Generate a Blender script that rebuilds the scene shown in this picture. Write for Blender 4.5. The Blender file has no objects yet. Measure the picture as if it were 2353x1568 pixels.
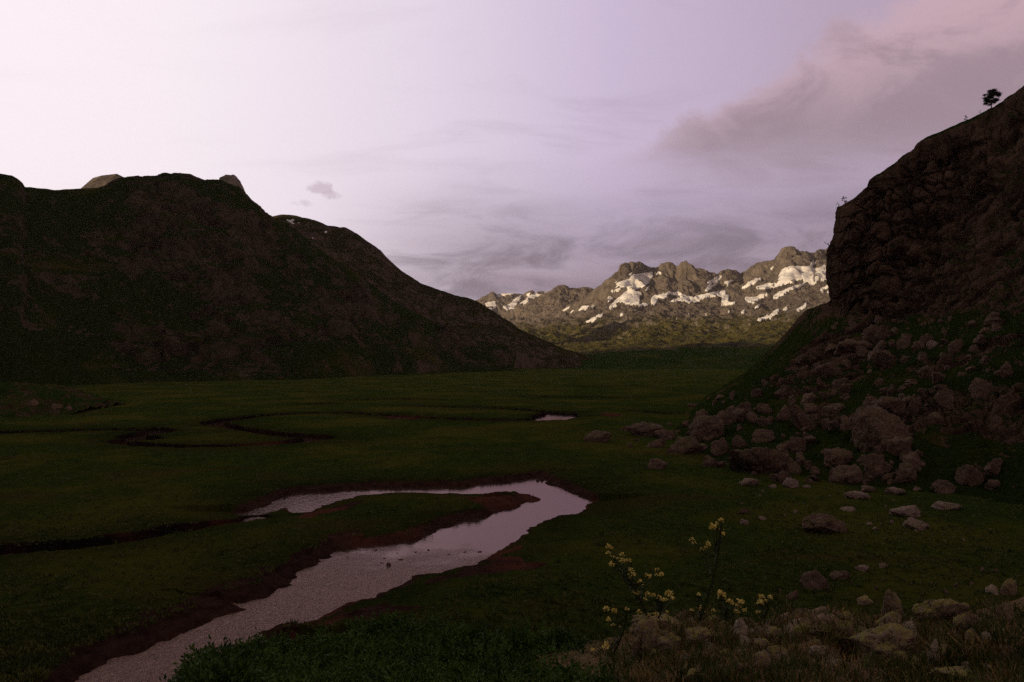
import bpy, math, random
import numpy as np
from mathutils import Vector, Matrix

# ------------------------------------------------------------------ camera
H, F, U0, VH = 20.0, 1800.0, 1176.5, 812.0      # eye height, focal length and horizon in photo units (2353 wide)
sc = bpy.context.scene
cam_d = bpy.data.cameras.new("camera")
cam = bpy.data.objects.new("camera", cam_d)
sc.collection.objects.link(cam)
cam.location = (0, 0, H)
cam.rotation_euler = (math.radians(90), 0, 0)
cam_d.sensor_width = 36.0
cam_d.lens = F / 2353.0 * 36.0
cam_d.shift_y = (VH - 784.0) / 2353.0
cam_d.clip_start = 0.1
cam_d.clip_end = 120000.0
sc.camera = cam

# ------------------------------------------------------------------ light
SUN_EL, SUN_AZ = math.radians(10.5), math.radians(-122.0)      # azimuth clockwise from +Y (the view direction)
sun_d = bpy.data.lights.new("sun", 'SUN')
sun_d.energy = 5.0
sun_d.angle = math.radians(0.5)
sun_d.color = (1.0, 0.78, 0.50)
sun = bpy.data.objects.new("sun", sun_d)
sc.collection.objects.link(sun)
sdir = Vector((math.sin(SUN_AZ) * math.cos(SUN_EL), math.cos(SUN_AZ) * math.cos(SUN_EL), math.sin(SUN_EL)))
sun.rotation_euler = sdir.to_track_quat('Z', 'Y').to_euler()

sc.view_settings.view_transform = 'Standard'
sc.view_settings.look = 'None'
sc.view_settings.exposure = 0.0
sc.view_settings.gamma = 1.0
sc.render.engine = 'CYCLES'
sc.cycles.use_denoising = False
sc.cycles.max_bounces = 4
sc.cycles.diffuse_bounces = 2
sc.cycles.glossy_bounces = 2
sc.cycles.volume_bounces = 0
sc.cycles.sample_clamp_indirect = 1.0
sc.cycles.sample_clamp_direct = 6.0


class NT:
    """small helper for node trees"""
    def __init__(self, tree):
        self.t = tree
        for n in list(tree.nodes):
            tree.nodes.remove(n)

    def n(self, kind, **kw):
        nd = self.t.nodes.new(kind)
        for k, v in kw.items():
            setattr(nd, k, v)
        return nd

    def link(self, a, b):
        self.t.links.new(a, b)

    def put(self, sock, v):
        if hasattr(v, 'is_output'):
            self.t.links.new(v, sock)
        else:
            sock.default_value = v

    def math(self, op, a, b=None, c=None, clamp=False):
        nd = self.n('ShaderNodeMath', operation=op, use_clamp=clamp)
        self.put(nd.inputs[0], a)
        if b is not None:
            self.put(nd.inputs[1], b)
        if c is not None:
            self.put(nd.inputs[2], c)
        return nd.outputs[0]

    def mix(self, fac, a, b, blend='MIX'):
        nd = self.n('ShaderNodeMix', data_type='RGBA', blend_type=blend)
        self.put(nd.inputs['Factor'], fac)
        self.put(nd.inputs[6], (*a, 1) if isinstance(a, tuple) else a)
        self.put(nd.inputs[7], (*b, 1) if isinstance(b, tuple) else b)
        return nd.outputs[2]

    def smooth(self, v, lo, hi, a=0.0, b=1.0):
        nd = self.n('ShaderNodeMapRange', interpolation_type='SMOOTHSTEP')
        self.put(nd.inputs['Value'], v)
        nd.inputs['From Min'].default_value = lo
        nd.inputs['From Max'].default_value = hi
        nd.inputs['To Min'].default_value = a
        nd.inputs['To Max'].default_value = b
        return nd.outputs[0]

    def noise(self, vec, scale, detail=6.0, rough=0.55, dist=0.0):
        nd = self.n('ShaderNodeTexNoise')
        nd.inputs['Scale'].default_value = scale
        nd.inputs['Detail'].default_value = detail
        nd.inputs['Roughness'].default_value = rough
        nd.inputs['Distortion'].default_value = dist
        if vec is not None:
            self.link(vec, nd.inputs['Vector'])
        return nd.outputs['Fac']

    def ramp(self, v, stops, interp='LINEAR'):
        nd = self.n('ShaderNodeValToRGB')
        cr = nd.color_ramp
        cr.interpolation = interp
        while len(cr.elements) < len(stops):
            cr.elements.new(0.5)
        for e, (p, c) in zip(cr.elements, stops):
            e.position = p
            e.color = (*c, 1)
        self.link(v, nd.inputs[0])
        return nd.outputs[0]

    def mapping(self, vec, scale=(1, 1, 1), rot=(0, 0, 0), loc=(0, 0, 0)):
        nd = self.n('ShaderNodeMapping')
        nd.inputs['Scale'].default_value = scale
        nd.inputs['Rotation'].default_value = rot
        nd.inputs['Location'].default_value = loc
        self.link(vec, nd.inputs['Vector'])
        return nd.outputs[0]


# ------------------------------------------------------------------ sky
world = bpy.data.worlds.new("World")
sc.world = world
world.use_nodes = True
w = NT(world.node_tree)
tc = w.n('ShaderNodeTexCoord')
gen = tc.outputs['Generated']
sep = w.n('ShaderNodeSeparateXYZ')
w.link(gen, sep.inputs[0])
dx, dy, dz = sep.outputs
az = w.math('ARCTAN2', dx, dy)
el = w.math('ARCSINE', dz)
sky = w.n('ShaderNodeTexSky', sky_type='NISHITA')
sky.sun_disc = False
sky.sun_elevation = SUN_EL
sky.sun_rotation = SUN_AZ
sky.altitude = 1600
sky.dust_density = 2.0
# thin high overcast: a cloud sheet with its own colour for each quarter of the sky
azn = w.math('MULTIPLY_ADD', az, 1 / (2 * math.pi), 0.5)
sheet = w.ramp(azn, [(0.0, (.11, .090, .082)), (0.10, (.12, .10, .095)), (0.20, (.26, .22, .23)), (0.395, (1.02, .90, .95)),
                     (0.435, (.96, .86, .92)), (0.478, (.80, .70, .81)), (0.52, (.60, .49, .66)), (0.56, (.47, .37, .50)),
                     (0.60, (.46, .33, .42)), (0.70, (.20, .15, .17)), (0.85, (.13, .105, .10)), (1.0, (.11, .095, .088))])
# cloud plane coordinates
den = w.math('ADD', w.math('MAXIMUM', dz, 0.0), 0.10)
cx = w.math('DIVIDE', dx, den)
cy = w.math('DIVIDE', dy, den)
comb = w.n('ShaderNodeCombineXYZ')
w.link(cx, comb.inputs[0]); w.link(cy, comb.inputs[1])
cv = comb.outputs[0]
n1 = w.noise(w.mapping(cv, (1.0, 1.0, 1), (0, 0, .25)), 0.75, 7, 0.55, 0.4)
n2 = w.noise(w.mapping(cv, (.7, 1.3, 1), (0, 0, -.2), (5, 3, 0)), 1.7, 8, 0.6, 0.5)
lowband = w.smooth(el, 0.27, 0.05)                      # darker cloud bank low over the far range
right = w.smooth(az, -0.30, 0.02)
bank = w.math('MULTIPLY', w.math('MULTIPLY', lowband, right), w.smooth(n1, .30, .62, .60, 1.0))
col = w.mix(w.math('MULTIPLY', bank, 0.9), sheet, (.185, .140, .185))
streak = w.math('MULTIPLY', w.smooth(n2, .50, .72), w.smooth(az, -.45, .15, .15, .8))
col = w.mix(w.math('MULTIPLY', streak, .30), col, (.27, .20, .25))
# large mauve cloud rising to the right
n3 = w.noise(w.mapping(gen, (1, 1, 1.6)), 9.0, 8, .62, .5)
t = w.math('ADD', w.math('MULTIPLY', az, -0.436), el)     # height above a line climbing to the right
t = w.math('ADD', t, w.math('MULTIPLY', w.math('SUBTRACT', n3, .5), .13))
edge_top = w.smooth(t, 0.200, 0.165)
edge_bot = w.smooth(w.math('ADD', el, w.math('MULTIPLY', w.math('SUBTRACT', n2, .5), .07)), .195, .265)
edge_left = w.smooth(w.math('ADD', az, w.math('MULTIPLY', w.math('SUBTRACT', n3, .5), .14)), .08, .24)
big = w.math('MULTIPLY', w.math('MULTIPLY', edge_top, edge_bot), edge_left)
litf = w.smooth(w.math('ADD', el, w.math('MULTIPLY', w.math('SUBTRACT', n3, .5), .14)), .24, .40)
cloudc = w.mix(litf, (.32, .235, .275), (.60, .40, .45))
cloudc = w.mix(w.smooth(n3, .52, .36, 0, .6), cloudc, (.31, .215, .255))
cloudc = w.mix(w.smooth(t, .12, .19, 0, .55), cloudc, (.56, .40, .47))
col = w.mix(w.math('MULTIPLY', big, .88), col, cloudc)
# mottled grey and mauve banks low over the far range
n4 = w.noise(w.mapping(gen, (1, 1, 3.2)), 7.0, 9, .62, .6)
lb = w.math('MULTIPLY', w.math('MULTIPLY', w.smooth(el, .21, .12), w.smooth(az, -.26, -.10)), w.smooth(n4, .42, .64))
col = w.mix(w.math('MULTIPLY', lb, .68), col, (.175, .13, .175))
lb2 = w.math('MULTIPLY', w.math('MULTIPLY', w.smooth(el, .24, .06), w.smooth(az, -.26, -.10)), w.smooth(n4, .50, .38))
col = w.mix(w.math('MULTIPLY', lb2, .35), col, (.46, .34, .42))
# two little torn clouds over the left shoulder
def puff(a0, e0, ra, re, k):
    global col
    q = w.math('ADD', w.math('POWER', w.math('DIVIDE', w.math('SUBTRACT', az, a0), ra), 2.0),
               w.math('POWER', w.math('DIVIDE', w.math('SUBTRACT', el, e0), re), 2.0))
    nn = w.noise(gen, 42.0, 5, .6, .4)
    q = w.math('ADD', q, w.math('MULTIPLY', w.math('SUBTRACT', nn, .5), 3.2))
    col = w.mix(w.math('MULTIPLY', w.smooth(q, .9, .1), k), col, (.50, .38, .46))
def ang(u, v):
    x, z = (u - U0) / F, -(v - VH) / F
    return math.atan2(x, 1), math.asin(z / math.sqrt(1 + x * x + z * z))
a_, e_ = ang(735, 432); puff(a_, e_, .018, .009, .55)
a_, e_ = ang(768, 450); puff(a_, e_, .018, .007, .5)
a_, e_ = ang(697, 467); puff(a_, e_, .016, .006, .35)
# zenith falls off
zen = w.smooth(el, .42, .85)
col = w.mix(w.math('MULTIPLY', zen, .93), col, (.155, .135, .118))
# the air behind the sheet: Nishita sky
bg1 = w.n('ShaderNodeBackground'); w.link(sky.outputs[0], bg1.inputs[0]); bg1.inputs[1].default_value = 0.05
bg2 = w.n('ShaderNodeBackground'); w.link(col, bg2.inputs[0]); bg2.inputs[1].default_value = 1.08
mixs = w.n('ShaderNodeMixShader'); mixs.inputs[0].default_value = 0.94
w.link(bg1.outputs[0], mixs.inputs[1]); w.link(bg2.outputs[0], mixs.inputs[2])
out = w.n('ShaderNodeOutputWorld'); w.link(mixs.outputs[0], out.inputs[0])
world.cycles.sampling_method = 'MANUAL'
world.cycles.sample_map_resolution = 1024

# ------------------------------------------------------------------ numpy helpers
rng = np.random.default_rng(7)
random.seed(7)


def hash3(ix, iy, iz, seed):
    with np.errstate(over='ignore'):
        h = (ix.astype(np.uint32) * np.uint32(374761393)) ^ (iy.astype(np.uint32) * np.uint32(668265263)) ^ (iz.astype(np.uint32) * np.uint32(2147483647)) ^ np.uint32(seed * 974711 + 1013)
        h = (h ^ (h >> np.uint32(13))) * np.uint32(1274126177)
        h = (h ^ (h >> np.uint32(16))) * np.uint32(2246822519)
        h ^= h >> np.uint32(15)
    return h.astype(np.float32) * np.float32(2.0 / 4294967295.0) - np.float32(1.0)


def vnoise(p, seed=0):
    i = np.floor(p).astype(np.int32)
    f = (p - i).astype(np.float32)
    f = f * f * f * (f * (f * 6 - 15) + 10)
    r = 0
    for a in (0, 1):
        wx = f[:, 0] if a else 1 - f[:, 0]
        for b in (0, 1):
            wy = f[:, 1] if b else 1 - f[:, 1]
            for c in (0, 1):
                wz = f[:, 2] if c else 1 - f[:, 2]
                r = r + wx * wy * wz * hash3(i[:, 0] + a, i[:, 1] + b, i[:, 2] + c, seed)
    return r


ROT = np.array([[.36, .48, -.8], [-.8, .6, 0], [.48, .64, .6]])


def fbm(p, octs=5, gain=.5, lac=2.03, seed=0, ridged=False):
    shp = p.shape[:-1]
    q = p.reshape(-1, 3).astype(np.float64)
    r, a, tot = 0, 1.0, 0
    for o in range(octs):
        n = vnoise(q, seed + o)
        if ridged:
            n = 1 - 2 * np.abs(n)
        r = r + a * n
        tot += a
        a *= gain
        q = (q @ ROT) * lac + 17.3
    return (r / tot).reshape(shp)


def cells(p, seed=0):
    """random value per cell: blocks with sharp steps between them"""
    shp = p.shape[:-1]
    q = p.reshape(-1, 3)
    i = np.floor(q).astype(np.int32)
    best = np.full(len(q), 9e9, np.float32); val = np.zeros(len(q), np.float32); sec = best.copy()
    for a in (-1, 0, 1):
        for b in (-1, 0, 1):
            for c in (-1, 0, 1):
                ia, ib, ic = i[:, 0] + a, i[:, 1] + b, i[:, 2] + c
                jx = hash3(ia, ib, ic, seed) * .45 + .5; jy = hash3(ia, ib, ic, seed + 1) * .45 + .5; jz = hash3(ia, ib, ic, seed + 2) * .45 + .5
                d = (ia + jx - q[:, 0]) ** 2 + (ib + jy - q[:, 1]) ** 2 + (ic + jz - q[:, 2]) ** 2
                m = d < best
                sec = np.where(m, best, np.minimum(sec, d))
                best = np.where(m, d, best).astype(np.float32)
                val = np.where(m, hash3(ia, ib, ic, seed + 3), val)
    edge = np.sqrt(sec) - np.sqrt(best)
    return val.reshape(shp), edge.reshape(shp).astype(np.float64)


def sstep(x, a, b):
    t = np.clip((x - a) / (b - a), 0, 1)
    return t * t * (3 - 2 * t)


def P(u, v, d):
    return ((u - U0) / F * d, d, H - (v - VH) / F * d)


def FL(u, v, z=0.0):
    d = (H - z) * F / (v - VH)
    return ((u - U0) / F * d, d, z)


def link(ob, parent=None):
    sc.collection.objects.link(ob)
    if parent is not None:
        ob.parent = parent
    return ob


def make_mesh(name, co, faces, mat=None, smooth=True, attrs=None):
    """faces: (n,3) or (n,4) array"""
    me = bpy.data.meshes.new(name)
    co = np.asarray(co, dtype=np.float32).reshape(-1, 3)
    faces = np.asarray(faces, dtype=np.int32)
    n, k = faces.shape
    me.vertices.add(len(co)); me.vertices.foreach_set('co', co.ravel())
    me.loops.add(n * k); me.loops.foreach_set('vertex_index', faces.ravel())
    me.polygons.add(n)
    me.polygons.foreach_set('loop_start', np.arange(0, n * k, k, dtype=np.int32))
    me.polygons.foreach_set('loop_total', np.full(n, k, dtype=np.int32))
    me.polygons.foreach_set('use_smooth', np.full(n, smooth, dtype=bool))
    me.update(calc_edges=True)
    if attrs:
        for an, av in attrs.items():
            at = me.attributes.new(an, 'FLOAT', 'POINT')
            at.data.foreach_set('value', np.asarray(av, dtype=np.float32).ravel())
    if mat:
        me.materials.append(mat)
    return me


def grid_faces(nr, nc):
    a = np.arange(nr * nc).reshape(nr, nc)
    return np.stack([a[:-1, :-1], a[:-1, 1:], a[1:, 1:], a[1:, :-1]], -1).reshape(-1, 4)


def grid_obj(name, g, mat, kind='structure', attrs=None, flip=False, parent=None):
    nr, nc = g.shape[:2]
    f = grid_faces(nr, nc)
    if flip:
        f = f[:, ::-1]
    ob = bpy.data.objects.new(name, make_mesh(name, g.reshape(-1, 3), f, mat, True, attrs))
    if kind:
        ob['kind'] = kind
    return link(ob, parent)


def loft(rows, sgrid, nt, trows=None, smooth=6):
    """rows: list of lists of (s, (x,y,z)) from foot to back -> (nt, ns, 3)"""
    R = []
    for r in rows:
        s = np.array([q[0] for q in r], float)
        X = np.array([q[1] for q in r], float)
        R.append(np.stack([np.interp(sgrid, s, X[:, k]) for k in range(3)], -1))
    R = np.array(R)
    t0 = np.linspace(0, 1, len(rows)) if trows is None else np.array(trows, float)
    tg = np.linspace(0, 1, nt)
    j = np.clip(np.searchsorted(t0, tg, side='right') - 1, 0, len(rows) - 2)
    fr = ((tg - t0[j]) / (t0[j + 1] - t0[j]))[:, None, None]
    return R[j] * (1 - fr) + R[j + 1] * fr, tg


def blur(g, axis, sig):
    if sig <= 0:
        return g
    k = int(sig * 3) + 1
    w_ = np.exp(-.5 * (np.arange(-k, k + 1) / sig) ** 2); w_ /= w_.sum()
    pad = [(0, 0)] * g.ndim
    pad[axis] = (k, k)
    gp = np.pad(g, pad, mode='reflect', reflect_type='odd')
    r = 0
    n = g.shape[axis]
    for i, ww in enumerate(w_):
        sl = [slice(None)] * g.ndim
        sl[axis] = slice(i, i + n)
        r = r + ww * gp[tuple(sl)]
    return r


def normals(g):
    a = np.gradient(g, axis=1)
    b = np.gradient(g, axis=0)
    n = np.cross(a, b)
    return n / (np.linalg.norm(n, axis=-1, keepdims=True) + 1e-9)


def tag(o, label=None, cat=None, group=None, kind=None):
    if label: o['label'] = label
    if cat: o['category'] = cat
    if group: o['group'] = group
    if kind: o['kind'] = kind
    return o


# ------------------------------------------------------------------ materials
def new_mat(name):
    m = bpy.data.materials.new(name)
    m.use_nodes = True
    return m, NT(m.node_tree)


def finish(m, t, col, rough=.95, height=None, bump=.5, dist=.2, spec=.25):
    b = t.n('ShaderNodeBsdfPrincipled')
    t.put(b.inputs['Base Color'], (*col, 1) if isinstance(col, tuple) else col)
    t.put(b.inputs['Roughness'], rough)
    b.inputs['Specular IOR Level'].default_value = spec
    if height is not None:
        bp = t.n('ShaderNodeBump')
        bp.inputs['Strength'].default_value = bump
        bp.inputs['Distance'].default_value = dist
        t.link(height, bp.inputs['Height'])
        t.link(bp.outputs[0], b.inputs['Normal'])
    o = t.n('ShaderNodeOutputMaterial')
    t.link(b.outputs[0], o.inputs[0])
    return m


GRASS_D, GRASS_M, GRASS_Y = (.018, .040, .008), (.038, .064, .010), (.090, .086, .015)
ROCK_D, ROCK_M, ROCK_L = (.034, .024, .015), (.095, .064, .040), (.21, .15, .10)
MUD_D, MUD_R = (.072, .038, .029), (.13, .045, .030)


def mat_meadow():
    m, t = new_mat('meadow_grass')
    pos = t.n('ShaderNodeNewGeometry').outputs['Position']
    a = t.noise(pos, .035, 8, .62, .3)
    b = t.noise(t.mapping(pos, (1, .6, 1)), .25, 8, .7)
    c = t.noise(pos, 2.2, 6, .75)
    g = t.mix(t.smooth(b, .35, .65), GRASS_D, GRASS_M)
    g = t.mix(t.math('MULTIPLY', t.smooth(a, .44, .62), .8), g, GRASS_Y)
    g = t.mix(t.smooth(c, .45, .70, 0, .8), g, GRASS_Y)
    g = t.mix(t.smooth(c, .48, .25, 0, .75), g, (.008, .012, .003))
    d2 = t.noise(t.mapping(pos, (1, .7, 1), (0, 0, .3)), .75, 7, .8, .6)
    g = t.mix(t.smooth(d2, .53, .66, 0, .75), g, (.075, .060, .018))
    g = t.mix(t.smooth(d2, .45, .34, 0, .7), g, (.008, .016, .004))
    w2 = t.noise(t.mapping(pos, (.5, 1.5, 1)), .05, 6, .6, .5)
    g = t.mix(t.smooth(w2, .56, .64, 0, .45), g, (.075, .046, .018))
    mud = t.n('ShaderNodeAttribute', attribute_name='mud').outputs['Fac']
    red = t.n('ShaderNodeAttribute', attribute_name='red').outputs['Fac']
    bog = t.n('ShaderNodeAttribute', attribute_name='bog').outputs['Fac']
    mudf = t.smooth(t.math('ADD', mud, t.math('MULTIPLY', t.math('SUBTRACT', c, .5), .9)), .35, .65)
    mc = t.mix(t.smooth(t.noise(pos, .9, 6, .7), .3, .7), (.026, .014, .011), MUD_D)
    mc = t.mix(t.n('ShaderNodeAttribute', attribute_name='deep').outputs['Fac'], mc, (.014, .009, .008))
    mc = t.mix(t.math('MULTIPLY', red, t.smooth(c, .3, .6)), mc, MUD_R)
    g = t.mix(t.math('MULTIPLY', bog, .6), g, (.012, .012, .006))
    colr = t.mix(mudf, g, mc)
    hh = t.math('ADD', t.noise(pos, 1.4, 8, .8), t.math('MULTIPLY', t.noise(pos, .22, 3, .6), 2.0))
    return finish(m, t, colr, 1.0, hh, .9, .6, 0.0)


def mat_hill(name, rockbias=0.0, scl=1.0, steep=(.80, .55), bump=1.0, attr=False, turf=None, rock=None):
    """turf broken by rock: rock where it is steep, turf where it is gentle"""
    m, t = new_mat(name)
    G1, G2, G3 = turf or (GRASS_D, GRASS_M, GRASS_Y)
    K1, K2, K3 = rock or (ROCK_D, ROCK_M, ROCK_L)
    geo = t.n('ShaderNodeNewGeometry')
    pos = geo.outputs['Position']
    nz = t.n('ShaderNodeSeparateXYZ'); t.link(geo.outputs['Normal'], nz.inputs[0])
    a = t.noise(pos, .012 * scl, 9, .68, .4)
    b = t.noise(t.mapping(pos, (1, 1, .45)), .06 * scl, 9, .72, .6)
    c = t.noise(pos, .5 * scl, 7, .75)
    rk = t.smooth(nz.outputs[2], steep[0], steep[1])
    f = t.math('ADD', t.math('ADD', t.math('MULTIPLY', rk, .50), t.math('MULTIPLY', t.math('SUBTRACT', b, .5), 1.8)),
               t.math('MULTIPLY', t.math('SUBTRACT', a, .5), 1.4))
    f = t.math('ADD', f, rockbias + .12)
    f = t.math('ADD', f, t.math('MULTIPLY', t.math('SUBTRACT', c, .5), .9))
    if attr:
        f = t.math('ADD', f, t.math('MULTIPLY', t.n('ShaderNodeAttribute', attribute_name='rocky').outputs['Fac'], .55))
    f = t.smooth(f, .28, .55)
    g = t.mix(t.smooth(c, .35, .65), G1, G2)
    g = t.mix(t.smooth(a, .5, .75), g, G3)
    r = t.mix(t.smooth(b, .35, .62), K1, K2)
    r = t.mix(t.smooth(c, .55, .8, 0, .8), r, K3)
    hh = t.math('ADD', t.math('MULTIPLY', b, 6.0 / scl), t.math('MULTIPLY', c, 1.6 / scl))
    return finish(m, t, t.mix(f, g, r), 1.0, hh, bump, 1.0, 0.0)


def mat_far(name, rock=((.085, .065, .050), (.21, .168, .132)), green=((.062, .055, .015), (.15, .125, .030)), gl=(10., 260.)):
    m, t = new_mat(name)
    geo = t.n('ShaderNodeNewGeometry')
    pos = geo.outputs['Position']
    sp = t.n('ShaderNodeSeparateXYZ'); t.link(pos, sp.inputs[0])
    sn = t.n('ShaderNodeSeparateXYZ'); t.link(geo.outputs['Normal'], sn.inputs[0])
    a = t.noise(pos, .0035, 9, .68, .4)
    b = t.noise(t.mapping(pos, (1, 1, .3)), .013, 9, .75, .5)
    c = t.noise(pos, .05, 8, .8, .2)
    hgt = t.smooth(t.math('ADD', sp.outputs[2], t.math('MULTIPLY', t.math('SUBTRACT', a, .5), 260.)), gl[0], gl[1])
    f = t.math('ADD', hgt, t.math('MULTIPLY', t.math('SUBTRACT', b, .5), 1.6))
    f = t.math('ADD', f, t.smooth(sn.outputs[2], .85, .5, -.2, .45))
    f = t.smooth(f, .25, .7)
    g = t.mix(t.smooth(c, .38, .62), green[0], green[1])
    g = t.mix(t.smooth(b, .52, .38, 0, .7), g, (.016, .018, .008))
    r = t.mix(t.smooth(b, .32, .62), rock[0], rock[1])
    r = t.mix(t.smooth(c, .5, .75, 0, .45), r, (.30, .24, .19))
    r = t.mix(t.smooth(c, .46, .30, 0, .45), r, (.05, .04, .033))
    hh = t.math('ADD', t.math('MULTIPLY', b, 45.0), t.math('MULTIPLY', c, 7.0))
    return finish(m, t, t.mix(f, g, r), .95, hh, 1.0, 1.0, .05)


def mat_rock(name, base, light, dark, lichen=0.0, lcol=(.20, .17, .05), scl=1.0):
    m, t = new_mat(name)
    geo = t.n('ShaderNodeNewGeometry')
    pos = geo.outputs['Position']
    nz = t.n('ShaderNodeSeparateXYZ'); t.link(geo.outputs['Normal'], nz.inputs[0])
    oi = t.n('ShaderNodeObjectInfo').outputs['Random']
    a = t.noise(pos, .55 * scl, 8, .7, .5)
    b = t.noise(pos, 3.2 * scl, 8, .75)
    r = t.mix(t.smooth(a, .3, .68), dark, base)
    c = t.noise(pos, 11 * scl, 6, .75)
    r = t.mix(t.smooth(b, .5, .72, 0, .85), r, light)
    r = t.mix(t.math('MULTIPLY', oi, .3), r, light)
    r = t.mix(t.smooth(c, .5, .32, 0, .7), r, dark)
    r = t.mix(t.smooth(c, .56, .72, 0, .6), r, light)
    vor = t.n('ShaderNodeTexVoronoi', feature='DISTANCE_TO_EDGE')
    vor.inputs['Scale'].default_value = .9 * scl
    t.link(t.mapping(pos, (1, 1, 1.6)), vor.inputs['Vector'])
    crack = t.smooth(vor.outputs['Distance'], .03, .0)
    crack = t.math('MULTIPLY', crack, t.smooth(a, .45, .6))
    if lichen:
        lf = t.noise(pos, 2.4 * scl, 9, .7, .8)
        lf = t.math('ADD', lf, t.smooth(nz.outputs[2], -.2, .9, -.14, .07))
        r = t.mix(t.smooth(lf, .60 - .16 * lichen, .70 - .14 * lichen, 0, .9), r, lcol)
        lf2 = t.noise(t.mapping(pos, loc=(3, 9, 2)), 5.0 * scl, 6, .7)
        r = t.mix(t.smooth(lf2, .60, .68, 0, .7), r, (.30, .26, .21))
    moss = t.math('MULTIPLY', t.smooth(nz.outputs[2], .55, .95), t.smooth(a, .52, .64, 0, .75))
    r = t.mix(moss, r, GRASS_M)
    r = t.mix(t.math('MULTIPLY', crack, .7), r, (.012, .009, .008))
    hh = t.math('ADD', t.math('MULTIPLY', a, .9 / scl), t.math('ADD', t.math('MULTIPLY', b, .28 / scl), t.math('MULTIPLY', c, .07 / scl)))
    hh = t.math('SUBTRACT', hh, t.math('MULTIPLY', crack, .12 / scl))
    return finish(m, t, r, .92, hh, .9, .7, .2)


def mat_leaf(name, c1, c2, scl=3.0):
    m, t = new_mat(name)
    pos = t.n('ShaderNodeNewGeometry').outputs['Position']
    a = t.noise(pos, scl, 4, .6)
    b = t.noise(pos, scl * 9, 3, .6)
    return finish(m, t, t.mix(t.smooth(b, .3, .7, 0, .6), t.mix(t.smooth(a, .4, .6), c1, c2), c2), .7, None, spec=.2)


M_MEADOW = mat_meadow()
M_LEFT = mat_hill('hill_turf_and_scree', -.16, 1.0, (.86, .66), 1.0, True, ((.015, .027, .006), (.034, .045, .010), (.080, .064, .016)), ((.034, .026, .016), (.100, .070, .044), (.24, .175, .12)))
M_BACK = mat_hill('back_hill_turf', .06, 1.0, (.86, .66), 1.0, False, ((.026, .027, .009), (.050, .044, .015), (.085, .060, .022)), ((.050, .036, .026), (.125, .086, .062), (.24, .175, .13)))
M_HUM = mat_hill('valley_head_turf', -.22, 1.0, (.86, .60), 1.0)
M_RIGHT = mat_hill('crag_turf_and_rock', -.14, 3.2, (.80, .42), 1.0, True, ((.013, .026, .006), (.034, .048, .009), (.080, .066, .014)), ((.040, .024, .017), (.145, .085, .058), (.33, .22, .16)))
M_FAR = mat_far('far_limestone_and_turf')
M_FARD = mat_far('far_dark_hummocks', gl=(160., 900.), green=((.018, .022, .006), (.040, .040, .010)))
M_SNOW_, t_ = new_mat('old_snow')
pos_ = t_.n('ShaderNodeNewGeometry').outputs['Position']
M_SNOW = finish(M_SNOW_, t_, t_.mix(t_.smooth(t_.noise(pos_, .02, 7, .7), .35, .7), (.80, .76, .72), (.62, .57, .52)), .85,
                t_.noise(pos_, .03, 7, .7), 1.0, 8.0, .2)
M_ROCK = mat_rock('talus_stone', (.18, .104, .072), (.40, .25, .185), (.042, .025, .019), .25, (.14, .11, .04), .45)
M_ROCKP = mat_rock('pale_meadow_stone', (.32, .205, .165), (.50, .36, .30), (.13, .085, .065), .15, (.2, .16, .08), .8)
M_ROCKN = mat_rock('lichened_outcrop_stone', (.33, .22, .145), (.58, .44, .30), (.09, .060, .040), .75, (.32, .26, .07), 5.0)
M_ROCKW = mat_rock('bleached_outcrop_stone', (.42, .31, .22), (.62, .49, .37), (.18, .13, .09), .3, (.2, .16, .06), 5.0)

# ------------------------------------------------------------------ meadow with its meandering stream
WL = -1.0          # water level
water_px = [(564, 1178), (608, 1163), (651, 1144), (684, 1133), (723, 1131), (766, 1129), (810, 1125), (853, 1122), (925, 1121), (979, 1120),
            (1033, 1120), (1080, 1120), (1101, 1114), (1126, 1109), (1144, 1111), (1166, 1113), (1177, 1106), (1213, 1101), (1238, 1096),
            (1247, 1102), (1258, 1114), (1281, 1116), (1306, 1128), (1328, 1139), (1344, 1149), (1331, 1159), (1324, 1169), (1306, 1177),
            (1270, 1180), (1242, 1186), (1213, 1200), (1191, 1213), (1189, 1224), (1159, 1238), (1130, 1249), (1117, 1258), (1115, 1267),
            (1090, 1281), (1061, 1292), (1015, 1301), (961, 1312), (928, 1317), (910, 1330), (889, 1344), (860, 1357), (830, 1368),
            (775, 1385), (740, 1400), (680, 1420), (640, 1440), (600, 1455), (608, 1468), (560, 1487), (512, 1505), (488, 1560), (440, 1700),
            (380, 1900), (-100, 1900), (60, 1650), (192, 1556), (224, 1540), (278, 1507), (339, 1494), (400, 1466), (461, 1441), (512, 1417),
            (566, 1400), (568, 1386), (611, 1376), (669, 1333), (720, 1301), (753, 1285), (777, 1267), (838, 1255), (871, 1254), (896, 1252),
            (953, 1243), (982, 1232), (1015, 1220), (1047, 1204), (1079, 1193), (1115, 1191), (1137, 1180), (1170, 1170), (1198, 1162),
            (1223, 1152), (1198, 1148), (1249, 1149), (1238, 1143), (1177, 1136), (1141, 1133), (1105, 1131), (1015, 1130), (943, 1128),
            (889, 1130), (817, 1135), (766, 1146), (723, 1160), (691, 1173), (676, 1162), (629, 1166), (586, 1178)]
poly = np.array([FL(u, v, WL)[:2] for u, v in water_px])
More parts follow.
